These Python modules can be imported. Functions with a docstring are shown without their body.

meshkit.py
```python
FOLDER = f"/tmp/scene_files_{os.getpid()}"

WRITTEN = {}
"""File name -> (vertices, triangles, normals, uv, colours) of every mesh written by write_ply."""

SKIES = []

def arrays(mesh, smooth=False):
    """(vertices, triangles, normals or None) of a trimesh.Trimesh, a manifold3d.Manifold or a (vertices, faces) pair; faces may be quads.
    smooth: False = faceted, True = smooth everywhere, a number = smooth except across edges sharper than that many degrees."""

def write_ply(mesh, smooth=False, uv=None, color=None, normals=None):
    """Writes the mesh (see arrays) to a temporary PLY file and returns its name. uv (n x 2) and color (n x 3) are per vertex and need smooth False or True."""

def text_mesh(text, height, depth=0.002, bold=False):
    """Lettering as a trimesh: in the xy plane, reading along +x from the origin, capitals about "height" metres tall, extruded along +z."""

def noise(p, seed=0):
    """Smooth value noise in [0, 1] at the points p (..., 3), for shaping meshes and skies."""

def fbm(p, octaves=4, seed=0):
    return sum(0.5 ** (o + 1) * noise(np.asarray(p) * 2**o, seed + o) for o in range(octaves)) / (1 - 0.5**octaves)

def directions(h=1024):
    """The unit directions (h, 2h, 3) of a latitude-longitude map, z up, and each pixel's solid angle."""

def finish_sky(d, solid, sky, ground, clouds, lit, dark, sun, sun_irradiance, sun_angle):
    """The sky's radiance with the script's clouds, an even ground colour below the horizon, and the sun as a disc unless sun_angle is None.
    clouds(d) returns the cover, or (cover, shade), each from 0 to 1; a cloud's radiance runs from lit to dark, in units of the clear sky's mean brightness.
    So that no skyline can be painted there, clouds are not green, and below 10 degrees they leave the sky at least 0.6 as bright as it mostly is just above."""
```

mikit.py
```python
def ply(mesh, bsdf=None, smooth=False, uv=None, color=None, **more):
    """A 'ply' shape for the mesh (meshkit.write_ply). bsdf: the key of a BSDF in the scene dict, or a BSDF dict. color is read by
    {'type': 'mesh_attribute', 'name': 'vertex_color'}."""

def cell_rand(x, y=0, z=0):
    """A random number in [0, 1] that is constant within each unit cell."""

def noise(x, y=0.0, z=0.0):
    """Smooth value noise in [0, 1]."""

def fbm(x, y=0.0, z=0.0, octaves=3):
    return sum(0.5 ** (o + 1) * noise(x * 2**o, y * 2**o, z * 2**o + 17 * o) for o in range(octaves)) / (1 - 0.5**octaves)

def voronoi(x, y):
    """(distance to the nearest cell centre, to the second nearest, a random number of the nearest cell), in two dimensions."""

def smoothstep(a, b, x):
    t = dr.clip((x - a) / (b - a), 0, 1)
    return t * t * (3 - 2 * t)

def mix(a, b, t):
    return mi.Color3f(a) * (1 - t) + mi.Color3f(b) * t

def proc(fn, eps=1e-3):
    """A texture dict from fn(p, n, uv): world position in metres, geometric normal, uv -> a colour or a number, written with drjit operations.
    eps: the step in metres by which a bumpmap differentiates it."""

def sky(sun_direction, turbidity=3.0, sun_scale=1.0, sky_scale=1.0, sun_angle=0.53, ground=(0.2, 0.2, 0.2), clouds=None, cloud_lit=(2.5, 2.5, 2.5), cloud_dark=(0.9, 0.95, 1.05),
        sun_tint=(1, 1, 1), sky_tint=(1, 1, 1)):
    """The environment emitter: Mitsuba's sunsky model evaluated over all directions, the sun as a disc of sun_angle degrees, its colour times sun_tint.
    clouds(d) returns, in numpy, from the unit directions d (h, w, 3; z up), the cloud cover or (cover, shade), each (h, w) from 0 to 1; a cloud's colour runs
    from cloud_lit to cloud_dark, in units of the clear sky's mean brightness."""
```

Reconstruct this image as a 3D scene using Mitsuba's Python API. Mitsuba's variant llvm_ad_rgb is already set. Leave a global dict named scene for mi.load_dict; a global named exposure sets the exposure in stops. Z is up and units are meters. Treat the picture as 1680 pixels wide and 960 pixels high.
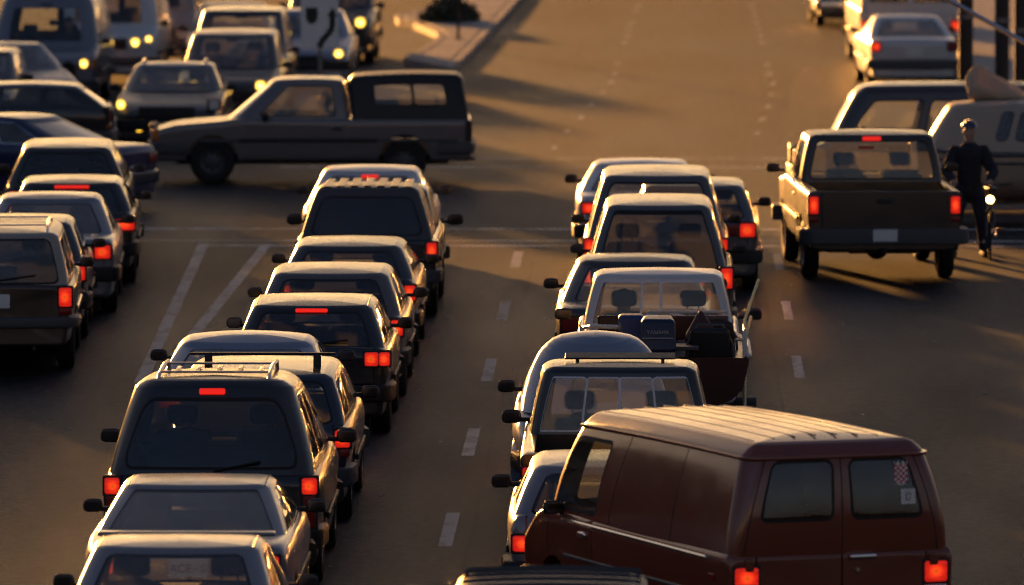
import math
import numpy as np
import drjit as dr
import mitsuba as mi
import shapely
import shapely.affinity
import shapely.ops
import trimesh
import manifold3d as m3
from shapely.geometry import Polygon, box as sbox
from scipy.interpolate import PchipInterpolator
import mikit
import meshkit
from mikit import proc, noise, fbm, cell_rand, smoothstep, mix

T = mi.ScalarTransform4f
scene, labels, place = {}, {}, {}
PI = math.pi

# ---------------------------------------------------------------- camera, light, exposure
CAM_H, PITCH, YAW, F_PX = 7.88, math.radians(4.234), math.radians(1.031), 14000.0
fwd = np.array([-math.sin(YAW) * math.cos(PITCH), math.cos(YAW) * math.cos(PITCH), -math.sin(PITCH)])
scene['camera'] = {
    'type': 'thinlens', 'fov': 2 * math.degrees(math.atan(840 / F_PX)), 'fov_axis': 'x',
    'to_world': T().look_at(origin=[0, 0, CAM_H], target=[float(a) for a in (np.array([0, 0, CAM_H]) + fwd * 100)], up=[0, 0, 1]),
    'aperture_radius': 0.05, 'focus_distance': 80.0, 'near_clip': 1.0, 'far_clip': 6000.0}
SUN_EL, SUN_AZ = math.radians(5.0), math.radians(16)
sun_dir = [-math.sin(SUN_AZ) * math.cos(SUN_EL), math.cos(SUN_AZ) * math.cos(SUN_EL), math.sin(SUN_EL)]


def thin_cloud(d):
    """high, thin evening cloud over the whole sky, thinning out towards the horizon"""
    el = np.clip(d[..., 2], 0, 1)
    q = d / (el[..., None] + .12)
    c = meshkit.fbm(np.stack([q[..., 0] * 1.3, q[..., 1] * .8, q[..., 2] * 0], -1) + 7.0, 4, 3)
    up = np.clip((el - .10) / .25, 0, 1)
    return up * np.clip(.30 + 1.3 * (c - .42), 0, .8)


scene['sky'] = mikit.sky(sun_dir, turbidity=6.0, sun_scale=1.75, sky_scale=0.115, sun_angle=1.8,
                         sun_tint=(1.0, 1.05, 1.75), sky_tint=(0.93, 0.99, 1.50), ground=(0.08, 0.07, 0.06),
                         clouds=thin_cloud, cloud_lit=(0.34, 0.36, 0.48), cloud_dark=(0.3, 0.3, 0.38))
exposure = 5.33

# ---------------------------------------------------------------- materials


def rgb(*c):
    return {'type': 'rgb', 'value': [float(x) for x in c]}


def two(b):
    return {'type': 'twosided', 'bsdf': b}


def paint(key, c, rough=0.3, metal=0.0, coat=1.0, gloss=0.93, spec=0.5):
    scene[key] = two({'type': 'principled', 'base_color': rgb(*c), 'roughness': rough, 'metallic': metal, 'specular': spec,
                      'clearcoat': coat, 'clearcoat_gloss': gloss})


def plain(key, c, rough=0.5, metal=0.0, spec=0.4):
    scene[key] = two({'type': 'principled', 'base_color': rgb(*c), 'roughness': rough, 'metallic': metal, 'specular': spec})


def dusty(key, c, rough=0.3, dust=(0.22, 0.19, 0.16), amount=0.5, metal=0.0):
    """car paint with an uneven film of road dust, thicker towards the sills"""
    def col(p, n, uv):
        d = smoothstep(0.95, 0.3, p.z + 0.25 * fbm(p.x * 3, p.y * 3, p.z * 5)) * 0.55 + 0.10 * fbm(p.x * 2.2, p.y * 2.2, p.z * 4)
        return mix(mi.Color3f(*c), mi.Color3f(*dust), dr.clip(d * amount, 0, 1))

    def rg(p, n, uv):
        return rough - 0.12 + 0.14 * (fbm(p.x * 4, p.y * 4, p.z * 6) - 0.3)
    scene[key] = two({'type': 'principled', 'base_color': proc(col), 'roughness': proc(rg), 'metallic': metal, 'specular': 0.5,
                      'clearcoat': 1.0, 'clearcoat_gloss': 0.96})


dusty('paint_black', (0.010, 0.010, 0.012), 0.28, amount=0.16)
dusty('paint_charcoal', (0.030, 0.029, 0.032), 0.3, amount=0.2)
dusty('paint_grey', (0.075, 0.072, 0.075), 0.3, amount=0.25)
dusty('paint_silver', (0.20, 0.20, 0.22), 0.3, amount=0.2, metal=0.35)
dusty('paint_white', (0.50, 0.49, 0.48), 0.32, amount=0.25)
dusty('paint_navy', (0.012, 0.016, 0.035), 0.28, amount=0.16)
dusty('paint_blue', (0.010, 0.018, 0.07), 0.28, amount=0.15)
dusty('paint_pale_blue', (0.20, 0.23, 0.30), 0.3, amount=0.2, metal=0.2)
dusty('paint_maroon', (0.15, 0.030, 0.013), 0.26, dust=(0.10, 0.06, 0.05), amount=0.22)
dusty('paint_beige', (0.26, 0.225, 0.19), 0.34, amount=0.25)
dusty('paint_bronze', (0.022, 0.016, 0.012), 0.34, amount=0.12, metal=0.2)
dusty('paint_brown', (0.035, 0.020, 0.014), 0.32, amount=0.25)
plain('black_plastic', (0.012, 0.012, 0.013), 0.5)
plain('grey_plastic', (0.06, 0.06, 0.065), 0.5)
plain('rubber', (0.012, 0.011, 0.011), 0.75)
plain('interior', (0.018, 0.017, 0.017), 0.8)
plain('upholstery', (0.035, 0.033, 0.033), 0.85)
plain('chrome', (0.75, 0.74, 0.72), 0.16, 1.0)
plain('alloy', (0.42, 0.42, 0.43), 0.35, 0.8)
plain('aluminium', (0.6, 0.6, 0.62), 0.32, 1.0)
plain('frame_metal', (0.45, 0.47, 0.52), 0.4, 0.7)
plain('mirror_silver', (0.10, 0.10, 0.11), 0.12, 1.0)
dusty('paint_slate', (0.13, 0.115, 0.115), 0.3, amount=0.22)
plain('red_lens', (0.20, 0.012, 0.010), 0.2)
plain('amber_lens', (0.45, 0.13, 0.02), 0.2)
plain('white_lens', (0.55, 0.54, 0.52), 0.15)
plain('plate_white', (0.62, 0.62, 0.60), 0.5)
plain('plate_ink', (0.03, 0.04, 0.12), 0.6)
plain('skin', (0.42, 0.25, 0.18), 0.6)
plain('hair', (0.02, 0.014, 0.01), 0.7)
plain('dark_cloth', (0.020, 0.020, 0.026), 0.9)
plain('grey_cloth', (0.10, 0.10, 0.11), 0.9)
plain('jeans', (0.02, 0.025, 0.045), 0.9)
plain('sign_white', (0.78, 0.75, 0.70), 0.5)
plain('sign_black', (0.012, 0.012, 0.012), 0.5)
plain('post_grey', (0.22, 0.21, 0.20), 0.5, 0.4)
plain('pole_dark', (0.035, 0.030, 0.027), 0.7)
plain('sticker_red', (0.45, 0.03, 0.03), 0.5)
plain('sticker_white', (0.65, 0.62, 0.58), 0.5)
plain('motor_blue', (0.010, 0.018, 0.05), 0.3)
plain('cooler_blue', (0.012, 0.035, 0.13), 0.45)
plain('hull_red', (0.035, 0.007, 0.006), 0.32)
plain('lettering_grey', (.22, .22, .24), .6)
plain('gel_white', (0.55, 0.50, 0.43), 0.35)
plain('gel_beige', (0.33, 0.28, 0.22), 0.45)
plain('canvas_tan', (0.33, 0.27, 0.20), 0.85)
plain('canvas_dark', (0.040, 0.036, 0.036), 0.45)
plain('pole_yellow', (0.85, 0.76, 0.42), 0.3)


def glass(key, t, film):
    """a pane with a thin film of road dust that catches the light behind it"""
    scene[key] = {'type': 'blendbsdf', 'weight': film, 'bsdf_0': {'type': 'thindielectric', 'int_ior': 1.5, 'specular_transmittance': rgb(*t)},
                  'bsdf_1': {'type': 'principledthin', 'base_color': rgb(.75, .72, .68), 'roughness': .7, 'diff_trans': 1.5, 'spec_trans': 0.0, 'eta': 1.3}}


glass('glass', (0.86, 0.90, 0.88), .024)
glass('glass_tinted', (0.52, 0.55, 0.55), .016)
scene['glass_dark'] = {'type': 'thindielectric', 'int_ior': 1.5, 'specular_transmittance': rgb(0.07, 0.075, 0.08)}

EV = 2.0 ** -exposure
BRAKE = [0.80 * EV, 0.016 * EV, 0.008 * EV]
BULB = [0.7 * EV, 0.085 * EV, 0.008 * EV]


def lens_mesh(m, c, hot, hx=0.0):
    """a lit lens: the glow falls off from the bulb behind it towards its edges, over the ribs of the moulding"""
    g = tm(to_man(m).refine_to_length(.022))
    v = g.vertices - g.bounds.mean(0)
    e = g.bounds[1] - g.bounds[0]
    d2 = ((v[:, 0] / (e[0] * .5)) ** 2 + (v[:, 2] / (e[2] * .5)) ** 2)
    k = np.exp(-d2 * 1.7)[:, None]
    rib = (1 + .22 * np.sin(v[:, 2] * 2 * PI / .033 + v[:, 0] * 30))[:, None]
    col = (np.array(c) * (.50 + .6 * k) + np.array(hot) * k ** 3) * rib
    return g, col


def glow(c, k=1.0):
    return {'emitter': {'type': 'area', 'radiance': rgb(*[x * k for x in c])}}


# ---------------------------------------------------------------- entries of the scene


def numbered(name):
    if name not in scene and name not in place:
        return name
    k = 1
    while f'{name}_{k:03d}' in scene or f'{name}_{k:03d}' in place:
        k += 1
    return f'{name}_{k:03d}'


def thing(name, label, cat, loc=(0, 0, 0), yaw=0.0, group=None):
    key = numbered(name)
    place[key] = T().translate([float(a) for a in loc]).rotate([0, 0, 1], float(yaw))
    labels[key] = {'label': label, 'category': cat}
    if group:
        labels[key]['group'] = group
    return key


_cache = {}


def part(name, mesh, mat, parent, smooth=35, at=None, **more):
    """one entry below parent; mesh may be a cache key (str) made earlier"""
    root = parent.split('__')[0]
    key = numbered(parent + '__' + name)
    if isinstance(mesh, tuple) and mesh[0] == 'cached':
        d = dict(_cache[mesh[1]])
        d['bsdf'] = {'type': 'ref', 'id': mat}
        d.update(more)
    else:
        d = mikit.ply(mesh, mat, smooth, **more)
    d['to_world'] = place[root] @ at if at is not None else place[root]
    scene[key] = d
    return key


def cached(key, fn, smooth=35):
    if key not in _cache:
        d = mikit.ply(fn(), None, smooth)
        _cache[key] = d
    return ('cached', key)


def single(name, mesh, mat, label, cat, smooth=35, group=None, **more):
    key = numbered(name)
    scene[key] = mikit.ply(mesh, mat, smooth, **more)
    place[key] = T()
    labels[key] = {'label': label, 'category': cat}
    if group:
        labels[key]['group'] = group
    return key


def struct(name, mesh, mat, smooth=False, label=None):
    key = numbered(name)
    scene[key] = mikit.ply(mesh, mat, smooth)
    labels[key] = {'kind': 'structure', 'label': label or name.replace('_', ' ')}
    place[key] = T()
    return key


# ---------------------------------------------------------------- mesh helpers


def tm(man):
    m = man.to_mesh()
    return trimesh.Trimesh(np.array(m.vert_properties[:, :3]), np.array(m.tri_verts), process=False)


def man(v, f):
    return m3.Manifold(m3.Mesh(np.ascontiguousarray(v, np.float32), np.ascontiguousarray(f, np.uint32)))


def join(*ms):
    return trimesh.util.concatenate([m for m in ms])


def ball(r, p, seg=10):
    return m3.Manifold.sphere(float(r), seg).translate([float(a) for a in p])


def rbox(sx, sy, sz, r=0.02, c=(0, 0, 0), seg=8, taper=1.0):
    """box with rounded edges; taper scales the top in x and y"""
    r = min(r, sx * 0.49, sy * 0.49, sz * 0.49)
    hx, hy, hz = sx / 2 - r, sy / 2 - r, sz / 2 - r
    pts = []
    for a in (-1, 1):
        for b in (-1, 1):
            for e in (-1, 1):
                k = taper if e > 0 else 1.0
                pts.append(ball(r, (a * hx * k + c[0], b * hy * k + c[1], e * hz + c[2]), seg))
    return tm(m3.Manifold.batch_hull(pts))


def bx(sx, sy, sz, c=(0, 0, 0)):
    m = trimesh.creation.box([sx, sy, sz])
    m.apply_translation(c)
    return m


def tube(path, r, seg=8):
    out = []
    path = [np.asarray(p, float) for p in path]
    for a, b in zip(path[:-1], path[1:]):
        out.append(m3.Manifold.batch_hull([ball(r, a, seg), ball(r, b, seg)]))
    return tm(m3.Manifold.batch_boolean(out, m3.OpType.Add))


def limb(pts, rad, seg=12):
    out = []
    for a, b, ra, rb in zip(pts[:-1], pts[1:], rad[:-1], rad[1:]):
        out.append(m3.Manifold.batch_hull([ball(ra, a, seg), ball(rb, b, seg)]))
    return out


def extr(poly, z0, z1):
    ms = []
    for g in getattr(poly, 'geoms', [poly]):
        m = trimesh.creation.extrude_polygon(g, z1 - z0, engine='earcut')
        m.apply_translation([0, 0, z0])
        ms.append(m)
    return trimesh.util.concatenate(ms)


def to_man(m):
    m = m.copy()
    m.merge_vertices()
    return man(m.vertices, m.faces)


def rotm(m, axis, deg, at=(0, 0, 0)):
    m = m.copy()
    m.apply_transform(trimesh.transformations.rotation_matrix(math.radians(deg), axis, at))
    return m


def mv(m, x, y, z):
    m = m.copy()
    m.apply_translation([x, y, z])
    return m


def sweep(path, prof, closed=False, caps=True):
    """profile (out, z) loop along a plan path (n,2 or n,3); out = to the right of the travelling direction"""
    path = np.asarray(path, float)
    if path.shape[1] == 2:
        path = np.c_[path, np.zeros(len(path))]
    n, m = len(path), len(prof)
    if closed:
        d = np.roll(path, -1, 0) - np.roll(path, 1, 0)
    else:
        d = np.gradient(path, axis=0)
    d = d[:, :2] / np.maximum(np.linalg.norm(d[:, :2], axis=1, keepdims=True), 1e-9)
    nrm = np.c_[d[:, 1], -d[:, 0], np.zeros(n)]
    prof = np.asarray(prof, float)
    v = (path[:, None, :] + nrm[:, None, :] * prof[None, :, 0:1] + np.array([0, 0, 1.0])[None, None] * prof[None, :, 1:2]).reshape(-1, 3)
    f = []
    for i in range(n if closed else n - 1):
        for j in range(m):
            a, b = i * m + j, i * m + (j + 1) % m
            c, e = ((i + 1) % n) * m + j, ((i + 1) % n) * m + (j + 1) % m
            f += [[a, b, e], [a, e, c]]
    if not closed and caps:
        for k in range(1, m - 1):
            f += [[0, k + 1, k], [(n - 1) * m, (n - 1) * m + k, (n - 1) * m + k + 1]]
    return trimesh.Trimesh(v, f, process=False)


def round_prof(o0, o1, z0, z1, r):
    r = min(r, (o1 - o0) / 2.01, (z1 - z0) / 2.01)
    out = []
    for cx, cz, a0 in ((o1 - r, z0 + r, -90), (o1 - r, z1 - r, 0), (o0 + r, z1 - r, 90), (o0 + r, z0 + r, 180)):
        for a in (0, 45, 90):
            t = math.radians(a0 + a)
            out.append((cx + r * math.cos(t), cz + r * math.sin(t)))
    return out
# ---------------------------------------------------------------- cabins: one shell over a rounded plan, windows cut in its own domain
_q = np.r_[0, .33, .67, 1, 1.25, 1.5, 1.75, 2, 2 + np.arange(1, 7) / 7, 3, 3.25, 3.5, 3.75, 4, 4.33, 4.67, 5]
SG = np.r_[-_q[::-1][:-1], _q]
TG = np.r_[0, .2, .4, .6, .8, 1.0]


def plan(a, w, y0, y1, rr, rf, br, bf, taper):
    a = np.asarray(a, float)
    rr, rf = min(rr, w * .95, (y1 - y0) * .45), min(rf, w * .95, (y1 - y0) * .45)
    A, B = np.clip(a - 1, 0, 1) * PI / 2, np.clip(a - 3, 0, 1) * PI / 2
    x = np.where(a < 1, a * (w - rr), np.where(a < 2, w - rr + rr * np.sin(A), np.where(a < 3, w, np.where(a < 4, w - rf + rf * np.cos(B), (5 - a) * (w - rf)))))
    y = np.where(a < 1, y0, np.where(a < 2, y0 + rr - rr * np.cos(A), np.where(a < 3, y0 + rr + (a - 2) * (y1 - rf - y0 - rr), np.where(a < 4, y1 - rf + rf * np.sin(B), y1))))
    ym, h = (y0 + y1) / 2, (y1 - y0) / 2
    u = (y - ym) / h
    xx = 1 - (x / max(w, 1e-6)) ** 2
    y = y - br * xx * np.clip(-u, 0, 1) + bf * xx * np.clip(u, 0, 1)
    x = x * (1 - taper * np.clip(u, -1, 1) ** 2)
    return x, y


class Cabin:
    D = dict(wb=.78, wt=.60, yb=(-1.5, .9), yt=(-.8, .1), zb=(.93, .93), zt=(1.34, 1.34), rrb=.14, rft=.2, rrt=.14, rfb=.25, brb=.05, brt=.05,
             bfb=.16, bft=.08, arch=.030, edge=.038, crown=.022, bulge=.015, taper=.03, de=.09)

    def __init__(self, **kw):
        for k, v in {**Cabin.D, **kw}.items():
            setattr(self, k, v)

    def ring(self, s, top, ins=0.0):
        a, sg = np.abs(s), np.where(s < 0, -1.0, 1.0)
        if not top:
            x, y = plan(a, self.wb, self.yb[0], self.yb[1], self.rrb, self.rfb, self.brb, self.bfb, self.taper)
            u = np.clip((y - self.yb[0]) / (self.yb[1] - self.yb[0]), 0, 1)
            z = self.zb[0] + (self.zb[1] - self.zb[0]) * u
        else:
            L = self.yt[1] - self.yt[0]
            dy = .38 * L * (1 - math.exp(-ins / (.38 * L)))
            x, y = plan(a, max(self.wt - ins, .001), self.yt[0] + dy, self.yt[1] - dy, max(self.rrt - ins, .01), max(self.rft - ins, .01), self.brt, self.bft, self.taper)
            u = (y - (self.yt[0] + self.yt[1]) / 2) / (L / 2)
            q = (u + 1) / 2
            z = self.zt[0] + (self.zt[1] - self.zt[0]) * q + self.arch * (1 - np.clip(u, -1.15, 1.15) ** 2)
            e = 1 - min(ins / self.de, 1)
            z = z + self.edge * (1 - e * e) + self.crown * (1 - (1 - ins / self.wt) ** 2)
        return np.stack([x * sg, y, z], -1)

    def P(self, s, t):
        s, t = np.asarray(s, float), np.asarray(t, float)[..., None]
        p = self.ring(s, False) * (1 - t) + self.ring(s, True) * t
        k = 1 + self.bulge * 4 * t * (1 - t)
        c = np.array([0, (self.yb[0] + self.yb[1]) / 2, 0])
        p = (p - c) * np.concatenate([k, 1 + (k - 1) * .5, np.ones_like(k)], -1) + c
        return p

    def N(self, s, t):
        s, t = np.asarray(s, float), np.asarray(t, float)
        e = .02
        n = np.cross(self.P(np.clip(s + e, -5, 5), t) - self.P(np.clip(s - e, -5, 5), t), self.P(s, t + e) - self.P(s, t - e))
        n /= np.maximum(np.linalg.norm(n, axis=-1, keepdims=True), 1e-9)
        c = np.array([0, (self.yb[0] + self.yb[1]) / 2, 0])
        flip = np.sign(((self.P(s, t) - c) * n * [1, 1, 0]).sum(-1, keepdims=True))
        return n * np.where(flip == 0, 1, flip)

    def M(self, s, t, off=0.0):
        p = self.P(s, t)
        return p if off == 0 else p + off * self.N(s, t)

    def scale(self, s):
        """metres per unit of s and of t near s"""
        e = .1
        a = np.linalg.norm(self.P(s + e, .5) - self.P(s - e, .5)) / (2 * e)
        b = np.linalg.norm(self.P(s, 1.0) - self.P(s, 0.0))
        return a, b

    def surf(self, poly, off=0.0):
        x0, y0, x1, y1 = poly.bounds
        vs, fs = [], []
        cells, ij = [], []
        for i in range(len(SG) - 1):
            if SG[i + 1] <= x0 or SG[i] >= x1:
                continue
            for j in range(len(TG) - 1):
                if TG[j + 1] <= y0 or TG[j] >= y1:
                    continue
                cells.append(sbox(SG[i], TG[j], SG[i + 1], TG[j + 1]))
                ij.append((i, j))
        inter = shapely.intersection(np.array(cells, object), poly)
        n = 0
        for c, g, (i, j) in zip(cells, inter, ij):
            if g.is_empty or g.area < 1e-9:
                continue
            if abs(g.area - c.area) < 1e-9:
                vs += [(SG[i], TG[j]), (SG[i + 1], TG[j]), (SG[i + 1], TG[j + 1]), (SG[i], TG[j + 1])]
                fs += [(n, n + 1, n + 2), (n, n + 2, n + 3)]
                n += 4
                continue
            for h in getattr(g, 'geoms', [g]):
                if h.geom_type != 'Polygon' or h.area < 1e-9:
                    continue
                h = shapely.geometry.polygon.orient(h)
                rings = [np.array(h.exterior.coords)[:-1]] + [np.array(r.coords)[:-1] for r in h.interiors]
                tri = m3.triangulate([np.ascontiguousarray(r) for r in rings])
                pts = np.vstack(rings)
                vs += [tuple(p) for p in pts]
                fs += [(n + a, n + b, n + e) for a, b, e in np.asarray(tri)]
                n += len(pts)
        v = np.array(vs)
        m = trimesh.Trimesh(self.M(v[:, 0], v[:, 1], off), np.array(fs), process=False)
        m.merge_vertices(digits_vertex=5)
        return m

    def cap(self, off=0.0, s_keep=None):
        ins = np.r_[0, .012, .03, .055, .085, .13, .22, .38, .6, .8, 1] * 1.0
        ins = np.where(ins < .12, ins / .09 * self.de, ins * self.wt)
        ins = np.unique(np.clip(ins, 0, self.wt))
        s = SG[:-1]
        n = len(s)
        v, f = [], []
        for k, d in enumerate(ins):
            r = self.ring(s, True, d)
            r[:, 2] += off
            v.append(r)
            if k:
                for i in range(n):
                    a, b = (k - 1) * n + i, (k - 1) * n + (i + 1) % n
                    f += [[a, b, b + n], [a, b + n, a + n]]
        m = trimesh.Trimesh(np.vstack(v), f, process=False)
        m.merge_vertices(digits_vertex=5)
        m.update_faces(m.nondegenerate_faces())
        return m

    def roof_z(self, x, y):
        L = self.yt[1] - self.yt[0]
        u = (y - (self.yt[0] + self.yt[1]) / 2) / (L / 2)
        ins = min(max(self.wt - abs(x), 0), self.wt)
        e = 1 - min(ins / self.de, 1)
        return self.zt[0] + (self.zt[1] - self.zt[0]) * (u + 1) / 2 + self.arch * (1 - u * u) + self.edge * (1 - e * e) + self.crown * (1 - (1 - ins / self.wt) ** 2)

    def window_poly(self, pts, r, grow=0.0, side=1):
        c = np.mean([p[0] for p in pts])
        a, b = self.scale(c)
        g = Polygon([(p[0] * a * side, p[1] * b) for p in pts]).buffer(0)
        g = g.buffer(-r).buffer(r, quad_segs=3)
        if grow:
            g = g.buffer(grow, quad_segs=3)
        return shapely.affinity.scale(g, 1 / a, 1 / b, origin=(0, 0))


def W(s0, s1, t0, t1, r=.05, name='window', glass='glass', seal='rubber', sw=.022, s0t=None, s1t=None, both=True):
    s0t, s1t = s0 if s0t is None else s0t, s1 if s1t is None else s1t
    return dict(pts=[(s0, t0), (s1, t0), (s1t, t1), (s0t, t1)], r=r, name=name, glass=glass, seal=seal, sw=sw, both=both)


def cabin(root, C, wins, paint_key, name='roof', liner=True, roof_paint=None):
    dom = sbox(-5, 0, 5, 1)
    holes = []
    for w in wins:
        for side in ((1, -1) if w['both'] and abs(np.mean([p[0] for p in w['pts']])) > .01 and w['name'] != 'windshield' else (1,)):
            if w['name'] == 'windshield':          # straddles s = +-5
                g = C.window_poly(w['pts'], w['r'])
                halves = [g, shapely.affinity.scale(g, -1, 1, origin=(0, 0))]
                holes += halves
                meshes = [C.surf(h, -.004) for h in halves]
                part(w['name'], join(*meshes), w['glass'], root, True)
                continue
            g = C.window_poly(w['pts'], w['r'], 0, side)
            holes.append(g)
            k = part(w['name'], C.surf(g, -.004), w['glass'], root, True)
            if w['seal']:
                ring = C.window_poly(w['pts'], w['r'], w['sw'], side).difference(g.buffer(0))
                part('window_seal' if w['seal'] == 'rubber' else 'window_frame', C.surf(ring, .004), w['seal'], k, True)
    frame = dom
    for h in holes:
        frame = frame.difference(h)
    shell = join(C.surf(frame), C.cap()) if roof_paint is None else C.surf(frame)
    shell.merge_vertices(digits_vertex=5)
    key = part(name, shell, paint_key, root, 42)
    if roof_paint is not None:
        part('roof_panel', C.cap(), roof_paint, root, 42)
    if liner:
        part('headliner', join(C.surf(frame, -.022), C.cap(-.028)), 'interior', root, 42)
    return key


# ---------------------------------------------------------------- lower bodies


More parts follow.
